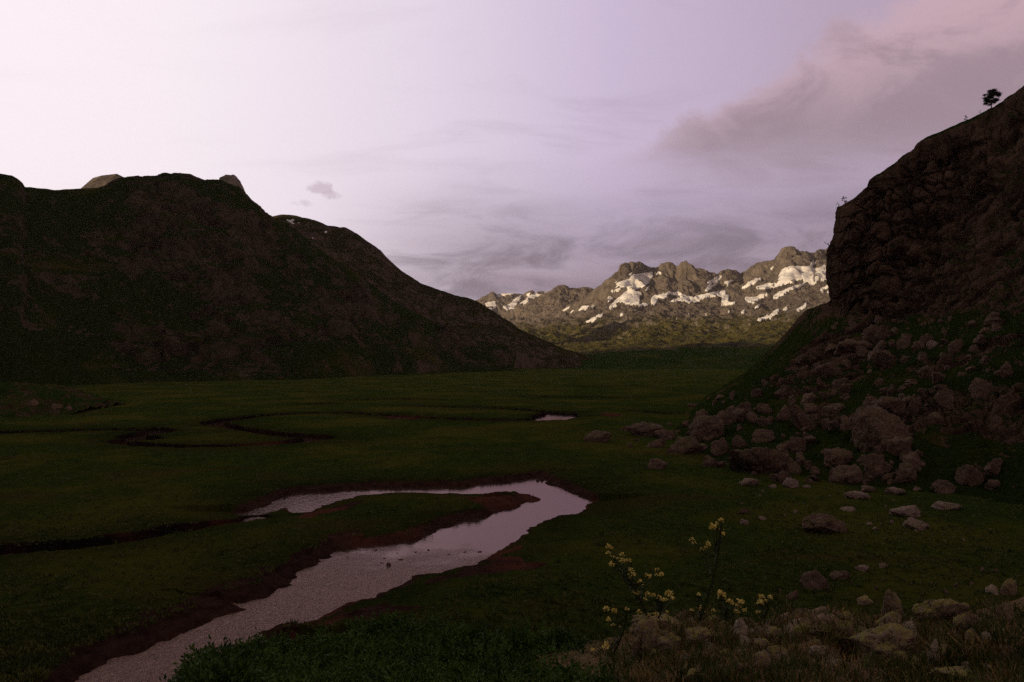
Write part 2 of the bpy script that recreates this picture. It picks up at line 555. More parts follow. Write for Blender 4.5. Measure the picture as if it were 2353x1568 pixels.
# narrow incised channels: (u, v, half width in metres)
ch_a = [(590, 1174, 1.3), (500, 1192, 1.0), (420, 1206, 1.0), (300, 1229, 1.0), (180, 1244, 1.0), (30, 1256, 1.0), (-160, 1268, 1.0), (-500, 1270, 1.0)]
ch_b = [(-300, 998, 1.6), (25, 992, 1.4), (150, 988, 1.6), (280, 985, 2.0), (350, 985, 4.0), (378, 988, 2.5), (345, 993, 2.5), (300, 1000, 2.5), (335, 1006, 3.5), (262, 1012, 1.8),
        (330, 1020, 1.4), (440, 1024, 1.3), (560, 1021, 1.2), (650, 1016, 1.5), (700, 1009, 2.2), (740, 1004, 3.0), (690, 1000, 3.6), (620, 993, 1.6), (560, 984, 1.5),
        (520, 976, 2.0), (485, 970, 2.6), (530, 962, 3.0), (600, 954, 1.8), (680, 949, 1.8), (800, 948, 1.8), (900, 953, 2.4), (1000, 960, 1.8), (1100, 963, 1.8), (1200, 964, 2.0),
        (1258, 961, 5.0), (1276, 955, 8.0), (1288, 949, 6.0), (1262, 945, 2.0), (1200, 941, 1.8), (1120, 936, 1.8), (1000, 933, 1.6), (940, 932, 1.2)]
ch_c = [(835, 918, 1.5), (900, 916, 1.6), (980, 917, 1.5)]
ch_d = [(720, 928, 1.8), (770, 925, 1.8)]
ch_e = [(1210, 911, 1.6), (1300, 912, 1.6), (1370, 912, 2.0), (1430, 914, 1.5)]
ch_f = [(1490, 946, 1.2), (1540, 950, 1.4)]
ch_g = [(1330, 888, 2.4), (1450, 887, 2.4)]


def seg_dist(px, py, a, b, ha, hb):
    ab = b - a
    L = (ab ** 2).sum() + 1e-9
    t = np.clip(((px - a[0]) * ab[0] + (py - a[1]) * ab[1]) / L, 0, 1)
    qx, qy = a[0] + t * ab[0], a[1] + t * ab[1]
    dd = np.hypot(px - qx, py - qy) - (ha + (hb - ha) * t)
    return dd, qx, qy


def stream_sdf(x, y):
    """signed distance to the water's edge and whether the nearest bank faces the camera side"""
    best = np.full(x.shape, 1e9); qx = np.zeros_like(x); qy = np.zeros_like(x)
    inside = np.zeros(x.shape, bool)
    n = len(poly)
    for i in range(n):
        a, b = poly[i], poly[(i + 1) % n]
        dd, sx, sy = seg_dist(x, y, a, b, 0, 0)
        mk = dd < best
        best = np.where(mk, dd, best); qx = np.where(mk, sx, qx); qy = np.where(mk, sy, qy)
        cond = ((a[1] > y) != (b[1] > y))
        xi = a[0] + (y - a[1]) / (b[1] - a[1] + 1e-12) * (b[0] - a[0])
        inside ^= cond & (x < xi)
    sd = np.where(inside, -best, best)
    far = (y - qy) * np.where(inside, -1, 1) > 0
    chan = np.full(x.shape, 1e9)
    cfar = np.zeros(x.shape, bool)
    for ch in (ch_a, ch_b, ch_c, ch_d, ch_e, ch_f, ch_g):
        for p, q in zip(ch[:-1], ch[1:]):
            A, B = np.array(FL(p[0], p[1])[:2]), np.array(FL(q[0], q[1])[:2])
            dd, sx, sy = seg_dist(x, y, A, B, p[2] * (.65 if p[2] < 2.2 else .85), q[2] * (.65 if q[2] < 2.2 else .85))
            mk = dd < chan
            chan = np.where(mk, dd, chan); cfar = np.where(mk, y > sy, cfar)
    return sd, far, chan, cfar


def in_poly(x, y, pts):
    ins = np.zeros(x.shape, bool)
    n = len(pts)
    for i in range(n):
        a, b = pts[i], pts[(i + 1) % n]
        cond = ((a[1] > y) != (b[1] > y))
        ins ^= cond & (x < a[0] + (y - a[1]) / (b[1] - a[1] + 1e-12) * (b[0] - a[0]))
    return ins


vs = np.concatenate([np.arange(2500, 1700, -40), np.arange(1700, 848, -1.0), np.array([847.5, 845, 842, 838, 834, 830, 826, 822, 818, 815, 813.5, 812.9])])
us = np.concatenate([np.linspace(-9000, -400, 60), np.arange(-370, 2700, 2.2), np.linspace(2730, 11000, 60)])
UU, VV = np.meshgrid(us, vs)
D = H * F / (VV - VH)
X, Y = (UU - U0) / F * D, D
P3 = np.stack([X, Y, np.zeros_like(X)], -1)
# ragged banks: warp the lookup position a little
wx_ = fbm(P3 * .45, 4, seed=3) * 1.0
wy_ = fbm(P3 * .45, 4, seed=9) * 1.0
near = (D < 700) & (np.abs(UU - 1100) < 1800)
sd = np.full(X.shape, 1e3); far = np.zeros(X.shape, bool); chan = np.full(X.shape, 1e3); cfar = np.zeros(X.shape, bool)
r_ = stream_sdf((X + wx_)[near], (Y + wy_)[near])
sd[near], far[near], chan[near], cfar[near] = r_
und = fbm(P3 * .035, 4, seed=21) * .35 + fbm(P3 * .3, 4, seed=5) * .16
und *= sstep(np.minimum(sd, chan), 0, 10) * .92 + .08
tus = fbm(P3 * np.array([1.1, 1.1, 1]), 3, .6, seed=33) * .12 * (D < 260)
rampw = np.where(far, 2.0, 11.0)
zb = np.where(sd > 0, (WL + .03) + (-WL - .03) * np.clip(sd / rampw, 0, 1) ** np.where(far, .8, 1.15), WL + .03 - .6 * np.clip(-sd / .8, 0, 1))
cw = np.where(cfar, .5, 2.6)
zc = np.where(chan > 0, -1.25 + 1.25 * np.clip(chan / cw, 0, 1) ** .8, -1.25)
zg = np.minimum(zb, zc)
shelf = 0.12 * sstep(np.minimum(sd / rampw, chan / cw), .8, 1.2)      # turf lip
Z = zg + und + tus * (zg > -.1) + shelf - .12
Z = np.where(D > 1000, Z - sstep(D, 1000, 2500) * 4, Z)
mud = np.clip(1.3 - np.minimum(np.where(far, sd / 2.1, sd / 2.2), chan / 1.1), 0, 1)
# mud flats traced on the meadow
flats = [[(147, 1545), (200, 1480), (260, 1440), (400, 1385), (520, 1335), (650, 1290), (740, 1240), (800, 1215), (860, 1222), (830, 1256), (700, 1310), (560, 1392), (400, 1460), (224, 1542)],
         [(1000, 1131), (1150, 1130), (1250, 1150), (1198, 1163), (1150, 1175), (1110, 1160)],
         [(1110, 1268), (1170, 1235), (1200, 1240), (1150, 1262), (1250, 1276), (1220, 1300), (1120, 1306), (1020, 1322), (930, 1330), (1050, 1296)],
         [(600, 1150), (690, 1120), (720, 1122), (690, 1135), (600, 1165)],
         [(500, 1183), (590, 1165), (560, 1182), (505, 1196)],
         [(700, 1165), (800, 1138), (860, 1134), (780, 1160), (700, 1178)],
         [(860, 1372), (940, 1368), (960, 1388), (880, 1405), (780, 1410), (700, 1440), (620, 1465), (660, 1430), (760, 1394)],
         [(880, 952), (975, 958), (960, 964), (890, 960)], [(1380, 949), (1440, 953), (1420, 958), (1370, 955)]]
fl = np.zeros(X.shape, bool)
for k, pl in enumerate(flats):
    fl |= in_poly(X + wx_ * 2, Y + wy_ * 3, [FL(u, v)[:2] for u, v in pl])
fl = blur(blur(fl.astype(float), 0, 3), 1, 2)
mud = np.maximum(mud, fl)
Z = Z - fl * .12 * (zg > -.3)
red = sstep(fbm(P3 * .12, 3, seed=44), -.05, .35) * np.where(far, .15, 1.0)
for (uu, vv, ru, rv) in [(1185, 1287, 55, 12), (930, 1190 + 20, 40, 18), (850, 1235, 60, 15), (930, 957, 45, 5), (1405, 953, 40, 5), (520, 1190, 35, 8), (640, 1018, 100, 5), (1130, 1147, 90, 14)]:
    red = np.maximum(red, np.exp(-(((UU - uu) / ru) ** 2 + ((VV - vv) / rv) ** 2)))
bog = np.exp(-(np.minimum(sd, chan) / 9.0) ** 2) * .8
# the little island in the bend
ix, iy, _ = FL(1220, 1132)
isl = np.exp(-(((X - ix) / 1.6) ** 2 + ((Y - iy) / 2.6) ** 2) * 1.2)
Z = np.maximum(Z, np.where(isl > .25, WL - .3 + isl * .75, -9))
mud = np.maximum(mud, (isl > .2) * 1.0); red = np.maximum(red, (isl > .2) * .8)
meadow = grid_obj('meadow', np.stack([X, Y, Z], -1), M_MEADOW, attrs=dict(mud=mud, red=red, bog=bog, deep=np.exp(-(np.clip(chan, 0, None) / 2.5) ** 2) * (sd > 3)), flip=False)
tag(meadow, kind='structure')

# broad ground behind and below everything, out to the horizon
gm = make_mesh('ground', [(-9000, -9000, -8), (9000, -9000, -8), (9000, 9000, -8), (-9000, 9000, -8)], [(0, 1, 2, 3)], M_MEADOW, False)
tag(link(bpy.data.objects.new('ground', gm)), kind='structure')

# water: one sheet under the meadow surface, showing only where the bed is cut below it
m_, t_ = new_mat('stream_water')
pos_ = t_.n('ShaderNodeNewGeometry').outputs['Position']
sy_ = t_.n('ShaderNodeSeparateXYZ'); t_.link(pos_, sy_.inputs[0])
rn_ = t_.noise(pos_, .25, 5, .6)
riff = t_.smooth(t_.math('ADD', sy_.outputs[1], t_.math('MULTIPLY', t_.math('SUBTRACT', rn_, .5), 26.0)), 88, 70)
h1 = t_.noise(t_.mapping(pos_, (1, 1.0, 1), (0, 0, .6)), 1.6, 5, .6, .5)
h2 = t_.noise(t_.mapping(pos_, (1.4, .6, 1), (0, 0, .75)), 2.6, 7, .75, 1.2)
hh_ = t_.math('ADD', t_.math('MULTIPLY', h1, .018), t_.math('MULTIPLY', t_.math('MULTIPLY', h2, riff), .13))
bp_ = t_.n('ShaderNodeBump'); bp_.inputs['Strength'].default_value = 1; bp_.inputs['Distance'].default_value = 1
t_.link(hh_, bp_.inputs['Height'])
df_ = t_.n('ShaderNodeBsdfDiffuse')
t_.put(df_.inputs['Color'], t_.mix(t_.math('MULTIPLY', riff, t_.smooth(h2, .30, .62)), (.05, .030, .022), (.27, .165, .122)))
gl_ = t_.n('ShaderNodeBsdfGlossy'); gl_.inputs['Color'].default_value = (.80, .58, .56, 1)
t_.put(gl_.inputs['Roughness'], t_.math('MULTIPLY_ADD', riff, .14, .07))
t_.link(bp_.outputs[0], gl_.inputs['Normal']); t_.link(bp_.outputs[0], df_.inputs['Normal'])
fr_ = t_.n('ShaderNodeFresnel'); fr_.inputs['IOR'].default_value = 1.33; t_.link(bp_.outputs[0], fr_.inputs['Normal'])
mx_ = t_.n('ShaderNodeMixShader'); t_.link(fr_.outputs[0], mx_.inputs[0]); t_.link(df_.outputs[0], mx_.inputs[1]); t_.link(gl_.outputs[0], mx_.inputs[2])
o_ = t_.n('ShaderNodeOutputMaterial'); t_.link(mx_.outputs[0], o_.inputs[0])
M_WATER = m_
wu = np.linspace(-420, 420, 3); wv = np.linspace(25, 520, 3)
WX, WY = np.meshgrid(wu, wv)
grid_obj('stream_water', np.stack([WX, WY, np.full_like(WX, WL)], -1), M_WATER)

# ------------------------------------------------------------------ left hills
crest_l = [(25, 404), (33, 410), (40, 424), (48, 429), (80, 430), (105, 431), (125, 435), (160, 432), (195, 429), (240, 423), (285, 409), (310, 407), (340, 405),
           (370, 407), (380, 401), (400, 402), (435, 401), (450, 408), (465, 411), (490, 413), (505, 417), (520, 426), (545, 438), (560, 448), (590, 470),
           (625, 497), (660, 514), (720, 556), (800, 615), (900, 685), (1000, 742), (1100, 790), (1180, 825)]
dl = lambda u: np.interp(u, [0, 400, 700, 1200], [760, 850, 900, 960])
cr = [(-.6, (-430, -500, 230)), (-.4, (-470, -100, 240)), (-.25, (-500, 200, 245)), (-.12, (-520, 420, 225)), (-.04, P(-260, 400, 720))]
cr += [(u / 2353, P(u, v, dl(u))) for u, v in crest_l]
ft = [(-.6, (-200, -500, -1)), (-.4, (-200, -100, -1)), (-.25, (-215, 200, -1)), (-.12, (-235, 330, -1)), (-.04, P(-260, 905, 390))]
ft += [(u / 2353, FL(u, v, -1)) for u, v in [(25, 900), (150, 892), (300, 884), (500, 880), (700, 875), (900, 865), (1100, 857), (1180, 855)]]
def midrow(fr, lift):
    out_ = []
    ss = sorted(set([q[0] for q in cr] + [q[0] for q in ft]))
    C = np.array([[np.interp(s, [q[0] for q in cr], [q[1][k] for q in cr]) for k in range(3)] for s in ss])
    G = np.array([[np.interp(s, [q[0] for q in ft], [q[1][k] for q in ft]) for k in range(3)] for s in ss])
    M = G * (1 - fr) + C * fr
    M[:, 2] = G[:, 2] * (1 - fr - lift) + C[:, 2] * (fr + lift)
    return [(s, tuple(p)) for s, p in zip(ss, M)]
bk = [(s, (p[0] - 60, p[1] + 160, p[2] * .55)) for s, p in cr]
sg = np.concatenate([np.linspace(-.6, -.03, 130), np.linspace(-.028, .502, 620)])
g, tg = loft([ft, midrow(.25, -.10), midrow(.6, -.05), midrow(.85, .01), cr, bk], sg, 420, [0, .2, .5, .72, .85, 1])
g = blur(g, 0, 8)
i_c = int(.85 * 419)
wgt = np.minimum(sstep(tg, 0, .12), .25 + .75 * np.clip(np.abs(tg - .85) / .2, 0, 1))[:, None]
n = normals(g)
rid = fbm(g * np.array([.006, .006, .003]), 6, .5, seed=51, ridged=True)
fine = fbm(g * .035, 5, .6, seed=61)
wob = np.stack([fbm(g * .03 + k * 31, 3, seed=180 + k) for k in range(3)], -1) * 10
ca, ea = cells((g + wob) * np.array([.03, .03, .045]), 191)
cb, eb = cells((g + wob * .5) * np.array([.085, .085, .11]), 195)
rockm = sstep(fbm(g * np.array([.009, .009, .014]), 5, .6, seed=197), .02, .20)
g = g + n * ((rid * 22 * wgt + fine * (3.2 * wgt + 1.3) + rockm * (ca * 3.2 + cb * 1.8) * (wgt + .12))[..., None])
hill_l = grid_obj('hill', g, M_LEFT, attrs=dict(rocky=rockm * .75 - .28 * (1 - sstep(tg, .12, .42))[:, None] - .08))

crest_b = [(560, 520), (625, 499), (650, 493), (680, 491), (705, 496), (750, 512), (790, 520), (815, 534), (840, 551), (870, 571), (895, 601), (930, 630), (960, 652),
           (1000, 668), (1050, 683), (1095, 693), (1130, 712), (1160, 731), (1200, 759), (1240, 779), (1290, 798), (1330, 811), (1380, 827), (1430, 842), (1500, 855)]
dbk = lambda u: np.interp(u, [560, 700, 1100, 1400, 1500], [1380, 1350, 1250, 1150, 1080])
cr = [(u / 2353, P(u, v, dbk(u))) for u, v in crest_b]
ft = [(u / 2353, FL(u, v, -1)) for u, v in [(560, 868), (700, 866), (900, 860), (1100, 852), (1250, 849), (1380, 848), (1500, 850)]]
bk = [(s, (p[0] + 20, p[1] + 300, -5)) for s, p in cr]
sg = np.linspace(560 / 2353, 1500 / 2353, 520)
g, tg = loft([ft, midrow(.3, -.12), midrow(.65, -.06), midrow(.88, .01), cr, bk], sg, 360, [0, .2, .5, .72, .85, 1])
g = blur(g, 0, 7)
wgt = np.minimum(sstep(tg, 0, .1), .15 + .85 * np.clip(np.abs(tg - .85) / .2, 0, 1))[:, None]
endw = (1 - sstep(sg, 1250 / 2353, 1450 / 2353) * .85)[None, :]
n = normals(g)
g = g + n * ((fbm(g * np.array([.006, .006, .0035]), 6, .5, seed=71, ridged=True) * 22 * wgt + fbm(g * .03, 5, .6, seed=81) * (3.0 * wgt + 1.0))[..., None] * endw[..., None])
grid_obj('hill', g, M_BACK)
g_back = g


def snow_patch(g, pts, name='snow', lift=1.2):
    """old snow lying on a slope: the slope's own faces inside the outline, raised and closed at the edge"""
    pu = (g[..., 0] / g[..., 1]) * F + U0
    pv = VH - (g[..., 2] - H) / g[..., 1] * F
    return pu, pv


# unseen mountain added beyond the left side to keep the sun off the meadow
cr = [(0, (-1500, -1400, 420)), (.25, (-1520, -700, 560)), (.5, (-1500, -100, 600)), (.75, (-1480, 350, 580)), (.88, (-1480, 620, 500)), (1, (-1480, 860, 230))]
ft = [(s, (p[0] + 620, p[1], 0)) for s, p in cr]
bk = [(s, (p[0] - 800, p[1], 0)) for s, p in cr]
g, tg = loft([ft, cr, bk], np.linspace(0, 1, 200), 120, [0, .5, 1])
g = blur(g, 0, 3)
n = normals(g)
g = g + n * (fbm(g * .004, 5, .5, seed=89, ridged=True) * 30)[..., None]
grid_obj('mountain', g, M_LEFT)

# distant grey top behind the left crest
cr = [(0, P(190, 440, 2100)), (.1, P(203, 424, 2100)), (.25, P(215, 408, 2080)), (.4, P(235, 402, 2080)), (.7, P(270, 398, 2080)), (.85, P(284, 405, 2080)), (1.2, P(330, 425, 2100)), (1.5, P(400, 470, 2100))]
ft = [(s, (p[0], p[1] - 350, 250)) for s, p in cr]
bk = [(s, (p[0], p[1] + 300, 250)) for s, p in cr]
g, tg = loft([ft, cr, bk], np.linspace(0, 1.5, 90), 90, [0, .5, 1])
n = normals(g)
g = g + n * (fbm(g * .012, 5, .55, seed=91)[..., None] * 10 * (np.abs(tg - .5) * 2)[:, None, None])
grid_obj('mountain', g, M_FAR)

# pale rock tower on the left crest, stone colour lightened in place of sunlight
cr = [(0, P(497, 430, 905)), (.1, P(506, 410, 905)), (.2, P(513, 400, 903)), (.35, P(524, 396, 900)), (.5, P(536, 399, 900)), (.62, P(546, 407, 902)), (.75, P(553, 420, 905)), (.9, P(562, 438, 905)), (1, P(572, 462, 905))]
mk = [(s, (p[0], p[1] - 8, 170 + (p[2] - 170) * .78)) for s, p in cr]
ft = [(s, (p[0], p[1] - 26, 150)) for s, p in cr]
bk = [(s, (p[0], p[1] + 40, 150)) for s, p in cr]
g, tg = loft([ft, mk, cr, bk], np.linspace(0, 1, 70), 80, [0, .35, .5, 1])
g = blur(g, 0, 2)
n = normals(g)
g = g + n * (fbm(g * .12, 4, .55, seed=95, ridged=True)[..., None] * 2.2)
crag = grid_obj('rock_tower', g, mat_rock('painted_sun_crag_stone', (.36, .29, .23), (.50, .42, .34), (.16, .12, .09), 0, scl=.15), kind='')
tag(crag, 'pale blunt rock tower standing up on the crest of the left hill', 'rock tower')

# dark stony mound at the foot of the left hill
cr = [(0, P(-330, 880, 330)), (.3, P(-60, 872, 320)), (.5, P(60, 884, 310)), (.7, P(140, 892, 300)), (.85, P(185, 915, 290)), (1, P(215, 940, 275))]
ft = [(s, (p[0] + 6, FL(0, 958)[1] - 14 + 8 * s, -1.2)) for s, p in cr]
bk = [(s, (p[0] - 5, p[1] + 40, -1.2)) for s, p in cr]
g, tg = loft([ft, cr, bk], np.linspace(0, 1, 240), 140, [0, .6, 1])
g = blur(blur(g, 0, 9), 1, 6)
n = normals(g)
g = g + n * ((fbm(g * .08, 6, .6, seed=97, ridged=True) * 2.2 + fbm(g * .35, 4, .6, seed=98) * .8) * sstep(np.minimum(tg, 1 - tg), 0, .12)[:, None])[..., None]
grid_obj('mound', g, mat_hill('mound_scree', .10, 3.0, (.95, .7), 1.0))

# ------------------------------------------------------------------ right crag
sR = lambda u: (u - 1880) / 500.0
crest_r = [(1922, 474, 306), (1932, 470, 305), (1945, 460, 304), (1960, 450, 303), (1985, 425, 302), (1998, 408, 301), (2015, 395, 300), (2050, 370, 298), (2068, 352, 297),
           (2080, 345, 296), (2090, 342, 295), (2105, 322, 294), (2125, 308, 293), (2150, 299, 291), (2175, 288, 289), (2200, 278, 287), (2240, 262, 284), (2265, 250, 281),
           (2290, 234, 278), (2320, 214, 275), (2353, 192, 270), (2600, 60, 250), (2900, -40, 225)]
cr = [(-.10, P(2010, 500, 420)), (0.04, P(1950, 476, 345))] + [(sR(u), P(u, v, d)) for u, v, d in crest_r] + [(3.0, (260, 110, 120)), (4.2, (300, -120, 120))]
nose = [  # columns of the buttress: s, then (u,v,d) for top, three face rows, cliff base
    (-.10, (2012, 510, 418), (2005, 560, 415), (1990, 620, 412), (1985, 660, 412), (1980, 700, 410)),
    (.04, (1945, 486, 340), (1928, 545, 336), (1915, 610, 335), (1915, 650, 335), (1922, 700, 335)),
    (.084, (1920, 492, 304), (1917, 545, 303), (1900, 572, 302), (1897, 628, 302), (1909, 692, 303)),
    (.16, (1955, 490, 300), (1948, 545, 297), (1935, 590, 295), (1932, 650, 294), (1945, 712, 292)),
    (.35, (2055, 440, 293), (2045, 520, 286), (2035, 590, 281), (2030, 660, 278), (2030, 735, 270)),
    (.65, (2205, 360, 284), (2195, 470, 274), (2180, 560, 264), (2170, 640, 255), (2165, 730, 243)),
    (.946, (2353, 300, 266), (2350, 420, 252), (2350, 520, 238), (2345, 600, 225), (2345, 700, 205)),
    (2.04, (2900, 150, 205), (2880, 350, 185), (2860, 480, 165), (2840, 580, 150), (2800, 680, 135))]
tail1 = [(3.0, (230, 90, 100)), (3.0, (205, 80, 80)), (3.0, (185, 70, 62)), (3.0, (168, 65, 48)), (3.0, (150, 60, 35))]
tail2 = [(4.2, (270, -120, 100)), (4.2, (240, -120, 80)), (4.2, (215, -120, 62)), (4.2, (190, -120, 48)), (4.2, (160, -120, 35))]
face = []
for k in range(5):
    face.append([(c[0], P(*c[k + 1])) for c in nose] + [tail1[k], tail2[k]])
t2 = [(-.10, P(1925, 760, 520)), (.04, P(1880, 720, 380)), (.084, P(1852, 713, 345)), (.16, P(1870, 790, 290)), (.35, P(1930, 860, 228)), (.65, P(2080, 895, 184)), (.946, P(2330, 895, 150)), (2.04, P(2800, 900, 105)), (3.0, (112, 45, 16)), (4.2, (120, -120, 16))]
t1 = [(-.10, P(1860, 800, 700)), (.04, P(1810, 788, 480)), (.084, P(1800, 772, 410)), (.16, P(1760, 868, 270)), (.35, P(1800, 970, 190)), (.65, P(1990, 1035, 142)), (.946, P(2290, 1040, 120)), (2.04, P(2700, 1040, 88)), (3.0, (88, 35, 7)), (4.2, (95, -120, 7))]
f0 = [(-.10, FL(1800, 836, -1.5)), (.04, FL(1735, 846, -1.5)), (.084, FL(1715, 862, -1.5)), (.16, FL(1610, 915, -1.5)), (.25, FL(1530, 985, -1.5)), (.35, FL(1470, 1030, -1.5)), (.5, FL(1640, 1105, -1.5)),
      (.65, FL(1830, 1135, -1.5)), (.946, FL(2140, 1160, -1.5)), (2.04, FL(2600, 1240, -1.5)), (3.0, (68, 30, -1.5)), (4.2, (72, -120, -1.5))]
bk = [(s, (p[0] + 70, p[1] + 60, p[2] + (4 if s < .9 else 30))) for s, p in cr]
bk[0] = (-.10, P(2080, 560, 520)); bk[1] = (.04, P(2020, 490, 420))
sg = np.concatenate([np.linspace(-.10, .03, 40), np.linspace(.033, .30, 260), np.linspace(.302, 1.05, 460), np.linspace(1.06, 4.2, 160)])
g, tg = loft([f0, t1, t2] + face[::-1] + [cr, bk], sg, 640, [0, .14, .28, .44, .53, .62, .71, .80, .86, 1])
g = blur(g, 0, 5)
n = normals(g)
near_c = np.clip(np.abs(tg - .86) / .10, 0, 1)
wg = np.minimum(sstep(tg, 0, .08), .18 + .82 * near_c)[:, None]
cliffw = (sstep(tg, .38, .46) * (1 - sstep(tg, .80, .87)))[:, None] * (1 - .55 * sstep(sg, .45, .9))[None, :]
edgew = (.12 + .88 * sstep(np.abs(sg - .075), .01, .16))[None, :]
blocks = fbm(g * np.array([.06, .06, .022]), 5, .55, seed=101, ridged=True)
d1 = fbm(g * .022, 4, .5, seed=103, ridged=True) * 5.0
d2 = fbm(g * .11, 5, .6, seed=105) * 1.9
d3 = fbm(g * .45, 4, .65, seed=107) * .55
ph = g[..., 2] * .14 + fbm(g * .02, 3, seed=109) * 1.2
ledge = ((ph % 1.0) - .5) * -1.9
wob = np.stack([fbm(g * .09 + k * 31, 3, seed=150 + k) for k in range(3)], -1) * 4
ca, ea = cells((g + wob) * np.array([.075, .075, .05]), 161)
cb, eb = cells((g + wob * .6) * np.array([.21, .21, .15]), 165)
cc_, ec = cells((g + wob * .3) * np.array([.55, .55, .45]), 169)
vc, ve_ = cells((g + wob * .35) * np.array([.16, .16, .035]), 173)
slab = vc * 1.6 - 2.6 * np.exp(-ve_ * 11) * cliffw + ca * 2.4 - 1.6 * np.exp(-ea * 9) + cb * .8 - .5 * np.exp(-eb * 10) + cc_ * .25
outm = sstep(fbm(g * .03, 4, .6, seed=171), -.06, .14) * (1 - sstep(sg, 1.2, 1.6))[None, :]      # rock ribs breaking through the turf elsewhere
rockm = np.clip(cliffw * 1.1 + outm * (1 - .75 * sstep(tg, .74, .84))[:, None] * .95 * sstep(tg, .08, .2)[:, None], 0, 1.1)
g = g + n * ((d1 * .8 + d2) * wg * edgew + d3 * (.4 + .6 * wg) + rockm * edgew * np.clip(wg * 1.3 + .15, 0, 1) * (blocks * 1.8 * cliffw + ledge * cliffw + slab))[..., None]
crag_hill = grid_obj('crag_hillside', g, M_RIGHT, attrs=dict(rocky=rockm))
g_right = g

# ------------------------------------------------------------------ far range
def far_crest(zl):
    return [(1082.4 + a * .36, 527 + b * .36) for a, b in zl]
c_main = far_crest([(300, 620), (560, 520), (700, 440), (780, 385), (850, 330), (900, 280), (938, 248), (950, 215), (980, 200), (1030, 205), (1045, 212), (1075, 205), (1110, 215), (1150, 236),
                    (1200, 232), (1215, 205), (1250, 195), (1290, 200), (1310, 220), (1328, 216), (1345, 196), (1370, 195), (1400, 220), (1430, 240), (1500, 250), (1540, 265), (1580, 276),
                    (1600, 260), (1640, 250), (1690, 252), (1720, 276), (1780, 236), (1820, 208), (1900, 198), (1953, 190), (1965, 150), (1990, 110), (2040, 103), (2088, 112), (2100, 130),
                    (2140, 130), (2165, 141), (2195, 135), (2205, 115), (2240, 107), (2290, 105), (2400, 90), (2700, 120), (3200, 60)])
sgm = np.concatenate([np.linspace(1190, 1370, 90), np.linspace(1371, 1925, 560), np.linspace(1930, 2230, 40)])
DM = 4600.0
cr = [(u, P(u, v, DM + 70 * math.sin(u * .03))) for u, v in c_main]
def rel(rowd, dv, dd, wob=0.0):
    return [(s, P(s, v + dv + wob * math.sin(s * .05), rowd if dd is None else DM + 70 * math.sin(s * .03) + dd)) for (s, v) in c_main]
r1 = rel(0, 42, -110, 5)
def flat_row(v0, d, pts):
    return [(u, P(u, v, d)) for u, v in pts]
lo = [(1190, 760), (1300, 745), (1400, 715), (1500, 700), (1650, 700), (1800, 690), (1925, 675), (2230, 660)]
r2 = flat_row(0, 3950, lo)
r3 = [(u, P(u, v, 3300)) for u, v in [(1190, 775), (1300, 765), (1450, 740), (1600, 742), (1750, 742), (1925, 715), (2230, 700)]]
r4 = [(u, P(u, v, 2700)) for u, v in [(1190, 800), (1350, 792), (1500, 775), (1650, 772), (1800, 760), (1925, 745), (2230, 730)]]
r5 = [(u, P(u, v, 1900)) for u, v in [(1190, 822), (1350, 812), (1500, 807), (1650, 805), (1800, 795), (1925, 785), (2230, 780)]]
r6 = [(u, P(u, v, 1500)) for u, v in [(1190, 838), (1500, 836), (1925, 834), (2230, 834)]]
bkm = [(s, (p[0], p[1] + 600, p[2] * .4)) for s, p in cr]
g, tg = loft([r6, r5, r4, r3, r2, r1, cr, bkm], sgm, 560, [0, .10, .30, .48, .62, .80, .90, 1])
g = blur(g, 0, 5)
n = normals(g)
wt = np.interp(tg, [0, .08, .3, .6, .8, .88, .9, 1], [0, .45, 1.0, 1.0, .8, .25, .15, 1])[:, None]
hum = fbm(g * np.array([.0042, .0030, .004]), 6, .52, seed=120, ridged=True) * 34
hum = hum + fbm(g * np.array([.011, .008, .01]), 5, .55, seed=125, ridged=True) * 15
hum *= np.interp(tg, [0, .1, .3, .5, .7, 1], [.3, .8, 1.1, 1.0, .8, .7])[:, None]
gul = fbm(g * np.array([.012, .004, .0045]), 5, .55, seed=130, ridged=True)
gw = np.interp(tg, [.5, .65, .8, .88, .92], [0, 1, 1, .4, .2])[:, None]
g = g + n * (hum * wt + gul * gw * 27 + fbm(g * .03, 4, .6, seed=140) * 9 * (wt + .25) + fbm(g * np.array([.022, .012, .014]), 4, .6, seed=145, ridged=True) * 6 * wt)[..., None]
wob = np.stack([fbm(g * .01 + k * 31, 3, seed=210 + k) for k in range(3)], -1) * 30
ca, ea = cells((g + wob) * np.array([.012, .008, .007]), 215)
cb, eb = cells((g + wob * .5) * np.array([.033, .02, .022]), 219)
cw_ = np.interp(tg, [.1, .3, .6, .75, .86, .95], [.3, .5, .35, .7, .9, .5])[:, None]
g = g + n * (cw_ * (ca * 8 - 5 * np.exp(-ea * 8) + cb * 3))[..., None]
grid_obj('mountain', g, M_FAR)

